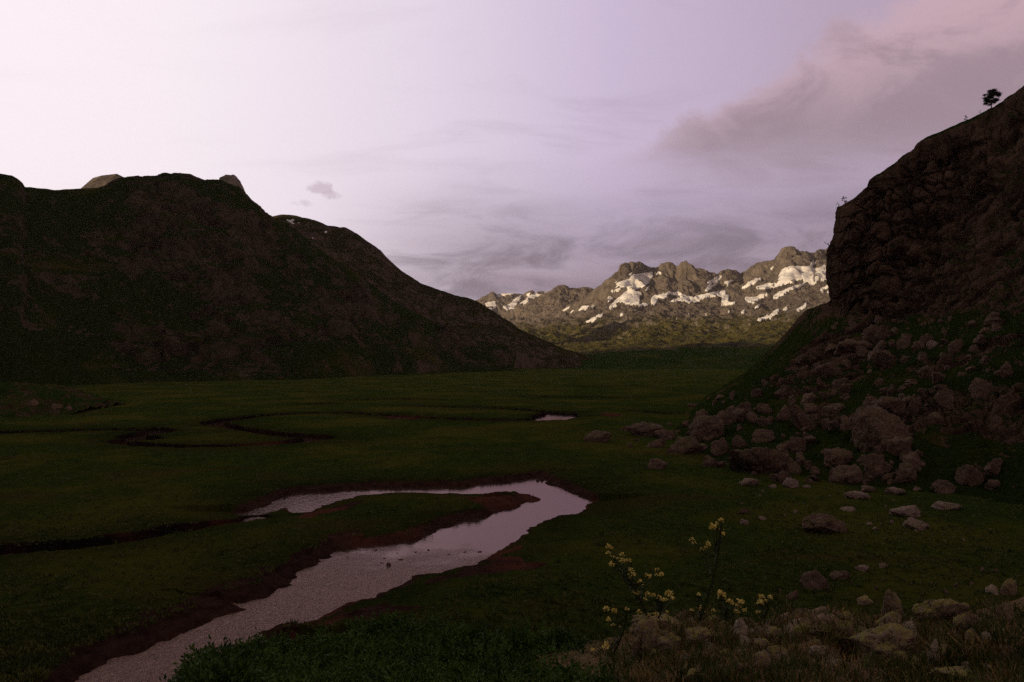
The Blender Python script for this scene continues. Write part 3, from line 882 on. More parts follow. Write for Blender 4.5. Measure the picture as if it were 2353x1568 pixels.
# snow on it: polygons (zoom units of the photo's crop) tested at each vertex's own spot on the slope
snow_z = [
    [(918, 345), (1000, 325), (1025, 300), (1090, 290), (1158, 280), (1160, 310), (1130, 345), (1085, 375), (1035, 388), (1010, 385), (990, 375), (960, 372), (918, 358)],
    [(985, 395), (1035, 385), (1060, 400), (1090, 412), (1070, 450), (1080, 468), (1060, 482), (1020, 485), (985, 476), (960, 462), (905, 500), (873, 518), (885, 495), (910, 465), (960, 430), (975, 410)],
    [(890, 395), (960, 378), (940, 395), (905, 410)], [(1110, 390), (1148, 362), (1130, 388), (1105, 398)],
    [(1180, 290), (1200, 278), (1215, 290)], [(1005, 292), (1025, 280), (1030, 292)],
    [(1145, 440), (1175, 425), (1220, 425), (1265, 402), (1330, 408), (1365, 430), (1400, 435), (1470, 425), (1530, 412), (1625, 395), (1625, 415), (1580, 430), (1500, 440), (1430, 465), (1390, 472), (1330, 458), (1255, 473), (1300, 452), (1365, 445), (1330, 425), (1270, 420), (1240, 448), (1200, 440), (1170, 490), (1150, 480)],
    [(1070, 490), (1110, 480), (1150, 485), (1110, 492), (1075, 497)],
    [(1500, 395), (1515, 350), (1560, 310), (1605, 305), (1575, 345), (1540, 380), (1505, 402)],
    [(1605, 420), (1625, 425), (1650, 430), (1645, 455), (1640, 475), (1700, 460), (1660, 482), (1630, 488), (1598, 492)],
    [(1610, 345), (1680, 330), (1650, 350), (1625, 372), (1640, 352)],
    [(1718, 390), (1745, 370), (1755, 345), (1850, 315), (1855, 325), (1800, 355), (1745, 385)],
    [(1815, 372), (1900, 350), (1950, 345), (1965, 300), (1990, 265), (2040, 240), (2110, 245), (2200, 258), (2260, 235), (2300, 260), (2320, 310), (2240, 330), (2180, 355), (2130, 335), (2080, 325), (2030, 345), (1960, 365), (1920, 380), (1850, 385)],
    [(2110, 235), (2165, 240), (2190, 200), (2198, 235), (2160, 250)], [(1910, 250), (1935, 238), (1920, 268)],
    [(1740, 432), (1755, 445), (1850, 430), (1905, 408), (1890, 425), (1800, 468), (1760, 465)],
    [(1925, 440), (1960, 410), (2010, 385), (2060, 370), (2010, 405), (1960, 440), (1930, 452)],
    [(2060, 370), (2140, 345), (2090, 372), (2040, 392)], [(2230, 385), (2300, 350), (2300, 365), (2240, 400)], [(2270, 400), (2320, 370), (2320, 400), (2280, 410)],
    [(1815, 578), (1900, 560), (1935, 530), (1972, 510), (1955, 540), (1920, 562), (1850, 585)],
    [(1800, 505), (1855, 485), (1830, 508)], [(1985, 520), (2050, 490), (2020, 520)], [(2070, 525), (2140, 475), (2130, 500), (2090, 528)],
    [(1715, 535), (1750, 515), (1735, 540)], [(1625, 540), (1670, 515), (1655, 530)],
    [(720, 598), (780, 575), (845, 540), (830, 562), (790, 582), (735, 602)],
    [(685, 525), (720, 495), (755, 492), (735, 515), (700, 530)], [(625, 545), (665, 512), (650, 530)], [(575, 530), (635, 490), (620, 512), (590, 530)], [(500, 545), (540, 520), (520, 540)],
    [(300, 590), (330, 565), (345, 575), (390, 560), (350, 585), (310, 597)], [(430, 550), (470, 530), (455, 548)], [(770, 500), (800, 480), (780, 505)], [(860, 460), (880, 440), (910, 440), (880, 462), (868, 468)],
    [(1520, 540), (1505, 550), (1500, 545)], [(1380, 550), (1400, 545), (1395, 558)], [(1160, 548), (1182, 550), (1170, 558)], [(950, 545), (968, 545), (960, 555)], [(1300, 575), (1312, 570), (1306, 582)],
]
def snow_over(g, zs, name, lift, seed, holes=None, conv=True, warp=9, grow=2.0):
    pu = (g[..., 0] / g[..., 1]) * F + U0
    pv = VH - (g[..., 2] - H) / g[..., 1] * F
    zx, zy = ((pu - 1082.4) / .36, (pv - 527) / .36) if conv else (pu, pv)
    q = np.stack([zx * .02, zy * .03, np.zeros_like(zx)], -1)
    zx = zx + fbm(q, 5, .65, seed=seed) * warp * 1.5
    zy = zy + fbm(q, 5, .65, seed=seed + 9) * warp
    m = np.zeros(zx.shape)
    for pl in zs:
        m = np.maximum(m, in_poly(zx, zy, pl).astype(float))
    if holes is not None:
        m = m * (fbm(np.stack([zx * .035, zy * .05, np.zeros_like(zx)], -1), 3, .6, seed=seed + 30) < holes)
    ms = np.clip(blur(blur(m, 0, 1.5), 1, 1.0) * grow, 0, 1)
    gs = blur(blur(g, 0, 3 if conv else .5), 1, 3 if conv else .5)
    gg = g + (gs - g) * ms[..., None] * .85
    gg[..., 2] += (ms - .25) * lift
    f = grid_faces(*g.shape[:2])
    keep = (ms.reshape(-1)[f] > .30).all(1)
    f = f[keep]
    used, inv = np.unique(f, return_inverse=True)
    me = make_mesh(name, gg.reshape(-1, 3)[used], inv.reshape(-1, 4), M_SNOW)
    return tag(link(bpy.data.objects.new(name, me)), kind='stuff')
s_ = snow_over(g, snow_z, 'snow', 9, 200, holes=.42)
s_['label'] = 'cream sunlit snow fields lying below the far rock towers'

# middle summit and leftmost snowy summits
def far_mt(name, crest, D_, foot, seed, matl, amp=1.0, foot_d=-1200, nu=260, nv=240):
    cr_ = [(u, P(u, v, D_)) for u, v in crest]
    md = [(u, P(u, v + (foot - v) * .35, D_ + foot_d * .25)) for u, v in crest]
    ft_ = [(u, P(u, foot, D_ + foot_d)) for u, v in crest]
    bk_ = [(s, (p[0], p[1] + 600, p[2] * .5)) for s, p in cr_]
    g_, tg_ = loft([ft_, md, cr_, bk_], np.linspace(crest[0][0], crest[-1][0], nu), nv, [0, .45, .8, 1])
    g_ = blur(g_, 0, 3)
    n_ = normals(g_)
    w_ = np.interp(tg_, [0, .1, .7, .8, 1], [.3, 1, 1, .12, 1])[:, None]
    g_ = g_ + n_ * ((fbm(g_ * np.array([.009, .004, .004]), 6, .55, seed=seed, ridged=True) * 45 * amp) * w_ + fbm(g_ * .02, 4, .6, seed=seed + 5) * 8 * amp)[..., None]
    grid_obj(name, g_, matl)
    return g_
c_mid = far_crest([(200, 560), (300, 510), (420, 440), (520, 382), (560, 362), (590, 352), (612, 360), (625, 374), (660, 372), (700, 365), (760, 368), (800, 376), (900, 400)])
far_mt('mountain', [(1082.4 + 100 * .36, 745)] + c_mid + [(1460, 690)], 5200, 790, 300, M_FAR)
c_left = far_crest([(-200, 560), (-60, 500), (0, 462), (50, 440), (100, 415), (130, 398), (150, 405), (165, 412), (200, 404), (230, 412), (270, 408), (330, 410), (350, 396), (390, 386), (415, 400), (440, 398), (490, 398), (560, 410), (700, 420)])
g_l = far_mt('mountain', c_left, 6800, 780, 320, M_FAR, 1.3)
snow_left = [[(90, 480), (150, 460), (170, 500), (150, 515), (110, 515)], [(175, 500), (230, 490), (270, 455), (325, 420), (320, 440), (280, 490), (285, 510), (230, 515)],
             [(165, 430), (210, 408), (300, 412), (230, 420), (180, 438)], [(310, 480), (350, 455), (340, 478)], [(355, 420), (385, 405), (390, 440), (370, 435)], [(385, 440), (450, 450), (500, 400), (470, 405), (440, 425), (410, 405)],
             [(340, 470), (365, 435), (370, 470), (330, 500)]]
s_ = snow_over(g_l, snow_left, 'snow', 10, 230)
s_['label'] = 'pale shaded snow on the small leftmost far summits'
# small snow scraps on the left back hill
snow_b = [[(655, 503), (668, 507), (681, 515), (678, 517), (660, 509)], [(669, 505), (676, 504), (678, 507), (671, 508)], [(682, 512), (690, 511), (688, 515)], [(744, 533), (752, 531), (752, 536), (745, 537)], [(714, 546), (722, 545), (720, 551)]]
s_ = snow_over(g_back, snow_b, 'snow', 2.0, 260, conv=False, warp=1.0, grow=.9)
s_['label'] = 'small scraps of old snow near the top of the rounded back hill'

# dark hummocks at the valley head, in shade
def hummocks(name, top, d, foot_v, seed, mat, amp):
    cr_ = [(u, P(u, v, d)) for u, v in top]
    ft_ = [(u, FL(u, foot_v, -1)) for u, v in top]
    bk_ = [(u, P(u, VH + (v - VH) * .6 + 6, d + 260)) for u, v in top]
    g_, tg_ = loft([ft_, cr_, bk_], np.linspace(top[0][0], top[-1][0], 420), 130, [0, .6, 1])
    g_ = blur(g_, 0, 5)
    n_ = normals(g_)
    g_ = g_ + n_ * (fbm(g_ * np.array([.018, .012, .02]), 5, .55, seed=seed, ridged=True) * amp * np.interp(tg_, [0, .15, 1], [0, 1, 1])[:, None])[..., None]
    grid_obj(name, g_, mat)
hummocks('hummocks', [(1150, 842), (1290, 832), (1370, 822), (1430, 815), (1500, 812), (1560, 808), (1640, 806), (1700, 806), (1760, 804), (1850, 800), (2000, 790)], 1330, 851, 400, M_HUM, 9)

# ------------------------------------------------------------------ the knoll under the camera
th = np.radians(np.concatenate([np.linspace(-180, -50, 60)[:-1], np.linspace(-50, 50, 620), np.linspace(50, 180, 60)[1:]]))
rr = np.concatenate([[0.0, .5, 1.0], np.linspace(1.5, 10, 380), np.linspace(10.1, 14, 40), np.geomspace(14.3, 45, 60)])
TH, RR = np.meshgrid(th, rr)
uu_ = U0 + F * np.tan(np.clip(TH, -1.2, 1.2))
# distance of the brink and the line of sight that grazes it
ve = np.interp(uu_, [-2000, 0, 400, 560, 700, 850, 1100, 1300, 1420, 1500, 1700, 1900, 2050, 2200, 2320, 2700, 4000], [2300, 2000, 1680, 1610, 1560, 1530, 1520, 1510, 1480, 1455, 1440, 1436, 1428, 1410, 1380, 1300, 1200])
re = np.interp(uu_, [-2000, 0, 400, 700, 1100, 1400, 1600, 2000, 2320, 2700, 4000], [4.0, 4.5, 6, 8, 8.5, 7.2, 6.2, 6.4, 6.8, 8, 9])
back = sstep(np.abs(TH), 1.2, 1.8)
ze = H - (ve - VH) / F * re * np.cos(np.clip(TH, -1.2, 1.2))
t_in = np.clip(RR / re, 0, 1)
Zk = 18.35 + (ze - 18.35) * t_in ** 1.3
Zk = np.where(RR > re, ze - (RR - re) * .30 - np.clip(RR - re - 1, 0, None) * .42, Zk)
Zk = Zk * (1 - back) + (18.4 - RR * .1) * back
pk = np.stack([RR * np.sin(TH), RR * np.cos(TH), np.zeros_like(RR)], -1)
Zk += (fbm(pk * .7, 5, .55, seed=501) * .16 + fbm(pk * 4.0, 4, .6, seed=503) * .05) * sstep(RR, .5, 2)
pk[..., 2] = Zk
lm = sstep(fbm(pk * np.array([.55, .55, .5]), 4, .6, seed=511), -.10, .12) * sstep(uu_, 1420, 1560) * sstep(RR, 1.5, 2.5)
wob = np.stack([fbm(pk * 1.2 + k * 31, 3, seed=520 + k) for k in range(3)], -1) * .25
la, le = cells((pk + wob) * np.array([1.5, 2.2, 1.0]), 531)
lb_, le2 = cells((pk + wob * .5) * np.array([4.5, 6., 3.0]), 535)
Zk = Zk + lm * (np.abs(la) * .20 - .12 * np.exp(-le * 9) + lb_ * .045 - .03 * np.exp(-le2 * 8))
pk[..., 2] = np.maximum(Zk, -1.5)
m_, t_ = new_mat('knoll_heath')
pos_ = t_.n('ShaderNodeNewGeometry').outputs['Position']
a_ = t_.noise(pos_, .9, 8, .7, .4); b_ = t_.noise(pos_, 7.0, 8, .75, .3); c_ = t_.noise(pos_, 30., 5, .7)
g0 = t_.mix(t_.smooth(a_, .42, .60), (.16, .12, .04), (.34, .20, .10))
g0 = t_.mix(t_.smooth(b_, .50, .68, 0, .8), g0, (.42, .28, .16))
g0 = t_.mix(t_.smooth(c_, .52, .30, 0, .8), g0, (.04, .03, .016))
rk_ = t_.mix(t_.smooth(b_, .35, .62), (.14, .09, .058), (.52, .36, .24))
rk_ = t_.mix(t_.smooth(t_.noise(pos_, 3.1, 8, .7, .8), .56, .64, 0, .85), rk_, (.34, .29, .08))
la_ = t_.n('ShaderNodeAttribute', attribute_name='rocky').outputs['Fac']
g0 = t_.mix(t_.smooth(t_.math('ADD', la_, t_.math('MULTIPLY', t_.math('SUBTRACT', b_, .5), 1.2)), .4, .6), g0, rk_)
M_KNOLL = finish(m_, t_, g0, .95, t_.math('ADD', t_.math('MULTIPLY', b_, .10), t_.math('MULTIPLY', c_, .03)), 1.0, 1.0, .1)
grid_obj('knoll', pk, M_KNOLL, flip=True, attrs=dict(rocky=lm))

# ------------------------------------------------------------------ placing things on what has been built
bpy.context.view_layer.update()
deps = bpy.context.evaluated_depsgraph_get()


def hit(u, v):
    d = Vector(((u - U0) / F, 1.0, -(v - VH) / F)).normalized()
    ok, loc, nor, idx, ob, mt = sc.ray_cast(deps, Vector((0, 0, H)), d)
    return (loc, nor, ob) if ok else (None, None, None)


def drop(x, y, top=400):
    ok, loc, nor, idx, ob, mt = sc.ray_cast(deps, Vector((x, y, top)), Vector((0, 0, -1)))
    return loc if ok else Vector((x, y, 0))


import bmesh
def ico(sub):
    bm = bmesh.new(); bmesh.ops.create_icosphere(bm, subdivisions=sub, radius=1.0)
    v = np.array([q.co[:] for q in bm.verts]); f = np.array([[q.index for q in p.verts] for p in bm.faces]); bm.free()
    return v, f
ICO = {k: ico(k) for k in (2, 3, 4, 5)}


def rock_shape(seed, sub=4, planes=14, round_=.25, rough=.05, flat=0.0):
    r = np.random.default_rng(seed)
    v, f = ICO[sub]
    nrm = r.normal(size=(planes, 3)); nrm /= np.linalg.norm(nrm, axis=1, keepdims=True)
    h = r.uniform(.42, 1.0, planes)
    if flat:
        nrm[0] = (r.normal() * .12, r.normal() * .12, 1); nrm[0] /= np.linalg.norm(nrm[0]); h[0] = flat
    dt = v @ nrm.T
    rad = np.where(dt > .05, h / np.maximum(dt, .05), 9).min(1)
    rad = np.minimum(rad, 1.25)
    rad = rad * (1 - round_) + round_ * .9
    p = v * rad[:, None]
    if sub >= 4:
        wv = p + .25 * np.stack([fbm(p * 1.8 + seed * 1.3 + k * 11, 3, .6, seed=(seed + k) % 40) for k in range(3)], -1)
        cl, ce = cells(wv * 2.1 + seed * .37, seed % 60 + 3)
        c2, ce2 = cells(wv * 4.6 + seed * .11, seed % 50 + 7)
        p = p * (1 + rough * (.50 * cl + .18 * c2 - .55 * np.exp(-ce * 12) - .12 * np.exp(-ce2 * 12)))[:, None]
    p = p * (1 + rough * fbm(p * 2.2 + seed, 4, .6, seed=seed % 50)[:, None] * 1.6 + rough * .7 * fbm(p * 7 + seed, 3, .6, seed=seed % 31)[:, None])
    lo_, hi_ = p.min(0), p.max(0)
    p = (p - (lo_ + hi_) / 2) / ((hi_ - lo_) / 2)
    return p, f


def put_rock(u, v, w_, h_, label, mat, seed, tilt=0.0, depth=.8, sub=4, planes=14, round_=.25, rough=.05, flat=0.0, group=None, name='boulder', emb=.3, cat='boulder', mesh=None):
    loc, nor, ob = hit(u, v + h_ * .36)
    if loc is None:
        return None
    dy_ = loc.y
    W, Hh = w_ / F * dy_, h_ / F * dy_
    dz_ = Hh * (1 + emb) / 2
    ztop = H - (v - h_ / 2 - VH) / F * dy_
    r = np.random.default_rng(seed + 5)
    if mesh is None:
        p, f = rock_shape(seed, sub, planes, round_, rough, flat)
        a = math.radians(tilt)
        p = p * np.array([W / 2, W / 2 * depth, dz_])
        c, s = math.cos(a), math.sin(a)
        p = np.stack([p[:, 0] * c - p[:, 2] * s, p[:, 1], p[:, 0] * s + p[:, 2] * c], -1)
        me = make_mesh(name, p, f, mat)
        o = bpy.data.objects.new(name, me)
        topz = p[:, 2].max()
    else:
        o = bpy.data.objects.new(name, mesh)
        o.scale = (W / 2, W / 2 * depth, dz_)
        o.rotation_euler = (0, math.radians(tilt), r.uniform(0, 6.28) if abs(tilt) < 1 else 0)
        topz = dz_
    o.location = ((u - U0) / F * dy_, dy_ + W * .15, ztop - topz)
    link(o)
    return tag(o, label, cat, group)


# name: u, v, w, h, tilt, flat-top, material, label
R1, R2, R3, R4 = M_ROCK, M_ROCKP, M_ROCKN, M_ROCKW
talus = [
 (1374, 1005, 62, 27, 0, .6, R1, 'lone low boulder lying on the grass at the left tip of the rock fall'),
 (1490, 990, 88, 32, 4, 0, R1, 'long dark rubble block just right of the lone tip boulder'),
 (1440, 985, 30, 14, 0, 0, R1, 'small dark block between the tip boulder and the long rubble block'),
 (1530, 1000, 44, 24, -6, 0, R1, 'dark block at the right end of the long rubble block'),
 (1625, 983, 82, 52, 0, .5, R1, 'pale rounded boulder standing tallest in the left half of the rock fall'),
 (1673, 958, 36, 38, 10, 0, R1, 'upright block leaning behind the tall pale boulder'),
 (1577, 1025, 78, 40, 3, 0, R1, 'lichen-stained hump boulder in front of the tall pale boulder'),
 (1655, 1027, 46, 42, -4, 0, R1, 'squarish boulder right of the lichen-stained hump boulder'),
 (1702, 1014, 36, 26, 0, 0, R1, 'small block wedged between the squarish boulder and the oval one'),
 (1755, 1001, 62, 27, -8, 0, R1, 'oval boulder with a black gap beneath it in mid rock fall'),
 (1711, 938, 36, 32, -20, 0, R1, 'small wedge boulder above the oval boulder'),
 (1757, 940, 34, 22, 0, 0, R1, 'small pale block right of the wedge boulder'),
 (1805, 949, 40, 40, 0, 0, R1, 'steep-sided boulder left of the leaning pale slab'),
 (1846, 962, 38, 66, -32, 0, R1, 'leaning pale slab climbing toward the upper right'),
 (1868, 938, 34, 22, -12, 0, R1, 'pale cap block at the upper end of the leaning slab'),
 (1767, 966, 24, 17, 0, 0, R1, 'little round stone between the oval boulder and the steep-sided one'),
 (1834, 1024, 38, 40, 12, 0, R1, 'tall narrow boulder below the leaning pale slab'),
 (1802, 1026, 32, 24, 0, 0, R1, 'low block left of the tall narrow boulder'),
 (1750, 1062, 134, 68, 0, .55, R1, 'broad pale boulder with a dark hollow near the front of the rock fall'),
 (1810, 1070, 60, 44, -10, 0, R1, 'rough shoulder block at the right end of the broad hollow boulder'),
 (1726, 1110, 46, 19, -8, 0, R2, 'flat pinkish stone on the grass in front of the broad hollow boulder'),
 (1790, 1099, 34, 20, -10, 0, R1, 'dark wedge stone behind the pale rounded front stone'),
 (1820, 1112, 40, 21, 0, 0, R2, 'pale rounded stone at the front edge of the rock fall'),
 (1776, 1118, 19, 8, 0, 0, R2, 'tiny pale flake between the flat pinkish stone and the rounded one'),
 (1861, 1105, 21, 16, 0, 0, R1, 'small brown stone right of the pale rounded front stone'),
 (1855, 1119, 19, 7, 0, 0, R2, 'tiny pale flake under the small brown stone'),
 (1512, 1068, 44, 25, 4, 0, R1, 'half-sunken block on the grass left of the rock fall front'),
 (1507, 1020, 50, 18, 0, 0, R1, 'low dark rubble between the long block and the hump boulder'),
 (1654, 1068, 40, 14, 0, 0, R1, 'thin flat stone left of the broad hollow boulder'),
 (1627, 1053, 20, 11, 0, 0, R1, 'small stone under the squarish boulder'),
 (1858, 916, 42, 22, -14, 0, R1, 'pointed pale block above the leaning pale slab'),
 (1805, 902, 48, 32, 0, 0, R1, 'dim square block above the steep-sided boulder'),
 (1738, 902, 30, 20, -15, 0, R1, 'dim slanted block high at the left edge of the talus'),
 (1682, 908, 11, 19, 20, 0, R1, 'thin upright splinter on the left edge of the talus'),
 (1655, 912, 26, 9, -20, 0, R1, 'thin slanted flake beside the upright splinter'),
 (1594, 932, 27, 10, 0, 0, R1, 'dark flat stone on the grass beyond the tall pale boulder'),
 (2022, 766, 70, 38, -4, 0, R1, 'large dim block highest among the upper talus boulders'),
 (1963, 797, 78, 36, 0, 0, R1, 'pale pyramid-topped boulder with shadow beneath on the upper talus'),
 (1912, 797, 38, 16, -26, 0, R1, 'slanted pale flake left of the pyramid-topped boulder'),
 (2028, 793, 26, 22, 0, 0, R1, 'small block touching the right side of the pyramid-topped boulder'),
 (2053, 791, 19, 20, 0, 0, R1, 'narrow block in the row under the large dim upper block'),
 (2081, 788, 34, 30, 0, 0, R1, 'rough cube-like block mid row under the large dim upper block'),
 (2115, 793, 30, 22, 6, 0, R1, 'brown block right of the cube-like block'),
 (2146, 790, 28, 16, 0, 0, R2, 'small bright block at the right end of the upper row'),
 (2197, 796, 34, 32, 0, 0, R1, 'faint roundish boulder right of the small bright block'),
 (2175, 822, 28, 24, 0, 0, R1, 'faint boulder below the small bright block'),
 (1909, 853, 68, 40, 5, .6, R1, 'flat-topped boulder left in the middle of the talus'),
 (1940, 879, 44, 20, -8, 0, R1, 'pale ledge stone under the flat-topped boulder'),
 (2138, 856, 40, 34, -28, 0, R1, 'slanted faint boulder in the right talus above the giant boulder'),
 (2316, 848, 36, 34, 0, 0, R1, 'roundish boulder at the right frame edge on the talus'),
 (2262, 893, 48, 46, 0, 0, R1, 'broad faint boulder left of the frame-edge boulder'),
 (2166, 896, 36, 24, 0, 0, R1, 'faint low block right of the upright block'),
 (2048, 930, 80, 34, 0, .6, R1, 'flat slab lying directly behind the giant rounded boulder'),
 (2104, 930, 27, 46, 6, 0, R1, 'upright block standing behind the right shoulder of the giant boulder'),
 (1991, 935, 22, 30, 0, 0, R1, 'small upright block left of the flat slab'),
 (2180, 917, 42, 44, -18, 0, R1, 'rough boulder right of the upright block'),
 (2045, 989, 130, 98, 0, 0, R1, 'giant rounded boulder biggest in the whole talus'),
 (2064, 1030, 70, 50, 8, 0, R1, 'wedge of rock tucked under the giant rounded boulder'),
 (1921, 941, 52, 26, 0, 0, R1, 'mossy low block between the leaning slab and the giant boulder'),
 (1935, 1051, 70, 40, -12, 0, R1, 'dark slanted boulder below left of the giant boulder'),
 (1946, 1093, 68, 46, 10, 0, R1, 'dark rounded boulder at the talus foot below the slanted one'),
 (2014, 1071, 46, 54, 0, 0, R1, 'tall dark boulder at the talus foot under the giant boulder'),
 (2101, 1059, 62, 34, 0, 0, R1, 'dim rubble block right of the tall dark foot boulder'),
 (2087, 1088, 56, 40, 14, 0, R1, 'dark tilted boulder low below the dim rubble block'),
 (2155, 963, 44, 28, 20, 0, R1, 'tilted dim block right of the giant boulder'),
 (2237, 1096, 60, 54, -18, 0, R1, 'angular pale boulder with a sloping top at the right talus foot'),
 (2175, 1120, 52, 32, 0, 0, R1, 'pale blocky boulder left of the angular sloping boulder'),
 (1974, 1140, 56, 16, 0, 0, R2, 'low pale slab on the grass in front of the dark foot boulders'),
 (2059, 1130, 44, 16, 0, .5, R2, 'pinkish stepped stone right of the low pale slab'),
 (2107, 1124, 19, 11, -25, 0, R2, 'small slanted stone right of the pinkish stepped stone'),
 (1997, 1124, 40, 12, -8, 0, R1, 'thin dark slab just behind the low pale slab'),
 (2178, 1164, 62, 16, 4, .6, R2, 'long pale bar-shaped stone lying alone in the right meadow'),
 (1952, 1171, 33, 9, 0, 0, R2, 'small flat pale stone alone on the grass below the low pale slab'),
 (2290, 1071, 48, 36, -16, 0, R1, 'dim slanted boulder at the right frame edge above the meadow'),
 (2285, 1113, 34, 18, 0, 0, R1, 'dim low stone at the right frame edge beside the angular boulder'),
 (1876, 1081, 26, 19, 0, 0, R1, 'small brown stone above the pale rounded front stone'),
 (2296, 738, 64, 18, -6, 0, R1, 'long pale ledge stone high at the right frame edge'),
 (2268, 759, 26, 14, 0, 0, R1, 'small block below the long pale ledge stone'),
 (1897, 1207, 100, 42, 0, 0, R1, 'big rugged reddish boulder standing alone in the right meadow'),
 (2090, 1178, 74, 22, 0, .5, R2, 'wide pinkish layered stone in the right meadow'),
 (2110, 1206, 58, 24, 0, 0, R2, 'peaked pale stone in front of the wide layered stone'),
 (2012, 1216, 17, 9, 0, 0, R2, 'little pale stone right of the big reddish boulder'),
 (1998, 1204, 14, 7, -15, 0, R2, 'tiny stone just behind the little pale one'),
 (1829, 1176, 12, 9, 0, 0, R2, 'tiny upright stone behind the big reddish boulder'),
 (1805, 1184, 10, 5, 0, 0, R2, 'tiny pale chip left of the tiny upright stone'),
 (1708, 1175, 32, 12, 0, 0, R1, 'dark flat stone in the meadow with two pink stones in front'),
 (1712, 1200, 23, 11, 0, 0, R2, 'small pink stone in front of the dark flat meadow stone'),
 (1753, 1191, 17, 9, 8, 0, R2, 'small pink pebble-like stone right of the dark flat meadow stone'),
 (1984, 1308, 32, 12, -8, .5, R2, 'bright flat stone in the near meadow beyond the outcrop'),
 (2031, 1300, 24, 8, -10, 0, R2, 'thin bright stone right of the bright flat stone'),
 (1873, 1335, 62, 46, 0, 0, R1, 'dark round boulder left of the bright flat stone'),
 (1930, 1322, 44, 20, -10, 0, R1, 'brown broken block between the dark round boulder and the bright flat stone'),
 (1824, 1369, 38, 18, -28, 0, R1, 'slanted brown stone below the dark round boulder'),
 (70, 925, 30, 14, 0, 0, R1, 'stone on the dark mound at the far left meadow edge'),
 (128, 935, 26, 13, 0, 0, R1, 'brown stone at the right foot of the far left mound'),
 (155, 938, 18, 10, 0, 0, R1, 'smallest stone at the right foot of the far left mound'),
]
for i, (u, v, ww, hh, tilt, flat, mt, lab) in enumerate(talus):
    put_rock(u, v, ww * 1.06, hh * 1.08, lab, mt, 1000 + i * 7, tilt=-tilt, flat=flat, sub=5 if ww > 90 else 4, planes=8 + i % 6, round_=(.55 if ww > 125 and hh > 90 else .04 + .10 * (i % 3)),
             rough=.14, group='boulders of the rock fall' if (i < 75 and mt is R1) else 'stones of the meadow', emb=.45)

# foreground outcrop stones
outcrop = [
 (1513, 1436, 124, 38, 0, .45, R3, 'flat-topped lichened block at the left end of the near outcrop'),
 (1478, 1432, 44, 34, 0, 0, R4, 'pale rounded knob at the left corner of the flat-topped block'),
 (1499, 1478, 50, 66, 4, 0, R3, 'dark cracked pillar of rock under the flat-topped block'),
 (1468, 1490, 34, 60, 0, 0, R3, 'narrow shaded rock left of the cracked pillar'),
 (1545, 1482, 60, 50, -8, 0, R3, 'rough brown rock right of the cracked pillar'),
 (1613, 1466, 70, 38, 8, 0, R3, 'brown low rock on the heath right of the flat-topped block'),
 (1793, 1522, 62, 22, 6, 0, R3, 'flat half-buried stone low in the near heath'),
 (1945, 1464, 150, 34, 14, 0, R3, 'long yellow-lichened slab slanting up to the right'),
 (1882, 1498, 40, 24, 20, 0, R4, 'small pale chip at the lower end of the long slanting slab'),
 (1892, 1445, 60, 18, 12, 0, R3, 'thin stone parallel above the long slanting slab'),
 (2056, 1488, 150, 78, -4, 0, R3, 'broad brown dome of rock below the upright stone'),
 (2054, 1396, 48, 80, -6, 0, R3, 'upright pointed stone on the near outcrop'),
 (2044, 1428, 60, 40, 0, 0, R3, 'pink-grey block at the base of the upright pointed stone'),
 (2032, 1442, 22, 16, 0, 0, R4, 'little pale stone between the slanting slab and the dome'),
 (2166, 1409, 106, 66, 0, 0, R3, 'yellow-lichened boulder right of the upright pointed stone'),
 (2118, 1418, 26, 22, 0, 0, R4, 'pale corner stone at the left foot of the lichened boulder'),
 (2225, 1430, 60, 50, -8, 0, R3, 'shaded rough block right of the lichened boulder'),
 (2147, 1502, 28, 62, 0, 0, R4, 'narrow bright lichened rib right of the brown dome'),
 (2243, 1472, 28, 18, 0, 0, R4, 'small pale stone on the heath near the right frame edge'),
 (2287, 1358, 30, 22, 0, 0, R4, 'pale rounded stone on the skyline of the outcrop at the right'),
 (2315, 1350, 40, 44, 0, 0, R3, 'rough stone at the right frame edge topping the outcrop'),
 (2318, 1415, 46, 60, 0, 0, R3, 'lichened stone at the right frame edge under the topmost one'),
 (2200, 1556, 110, 26, 3, .5, R3, 'low ledge of stone along the bottom right'),
 (1990, 1380, 34, 22, 24, 0, R3, 'small dim stone left of the upright pointed stone'),
 (1700, 1500, 26, 12, 0, 0, R4, 'small chip of stone in mid heath'),
 (540, 1548, 120, 46, 0, .6, R4, 'smooth pale stone under the left end of the juniper'),
 (695, 1562, 30, 14, 0, 0, R4, 'small pale stone peeping out under the juniper'),
 (1712, 1427, 40, 20, 0, 0, R3, 'low lichened stone on the brink of the heath'),
 (1640, 1425, 30, 18, 0, 0, R3, 'little brown stone on the brink left of the low lichened one'),
 (1775, 1432, 30, 16, 0, 0, R4, 'pale knob on the brink right of the low lichened stone'),
]
for i, (u, v, ww, hh, tilt, flat, mt, lab) in enumerate(outcrop):
    put_rock(u, v, ww * 1.04, hh * 1.05, lab, mt, 3000 + i * 11, tilt=-tilt, flat=flat, sub=5 if ww > 40 else 4, planes=14 + i % 8, round_=.04 + .1 * (i % 3),
             rough=.14, group='stones of the near outcrop', emb=.5, name='rock', cat='rock')

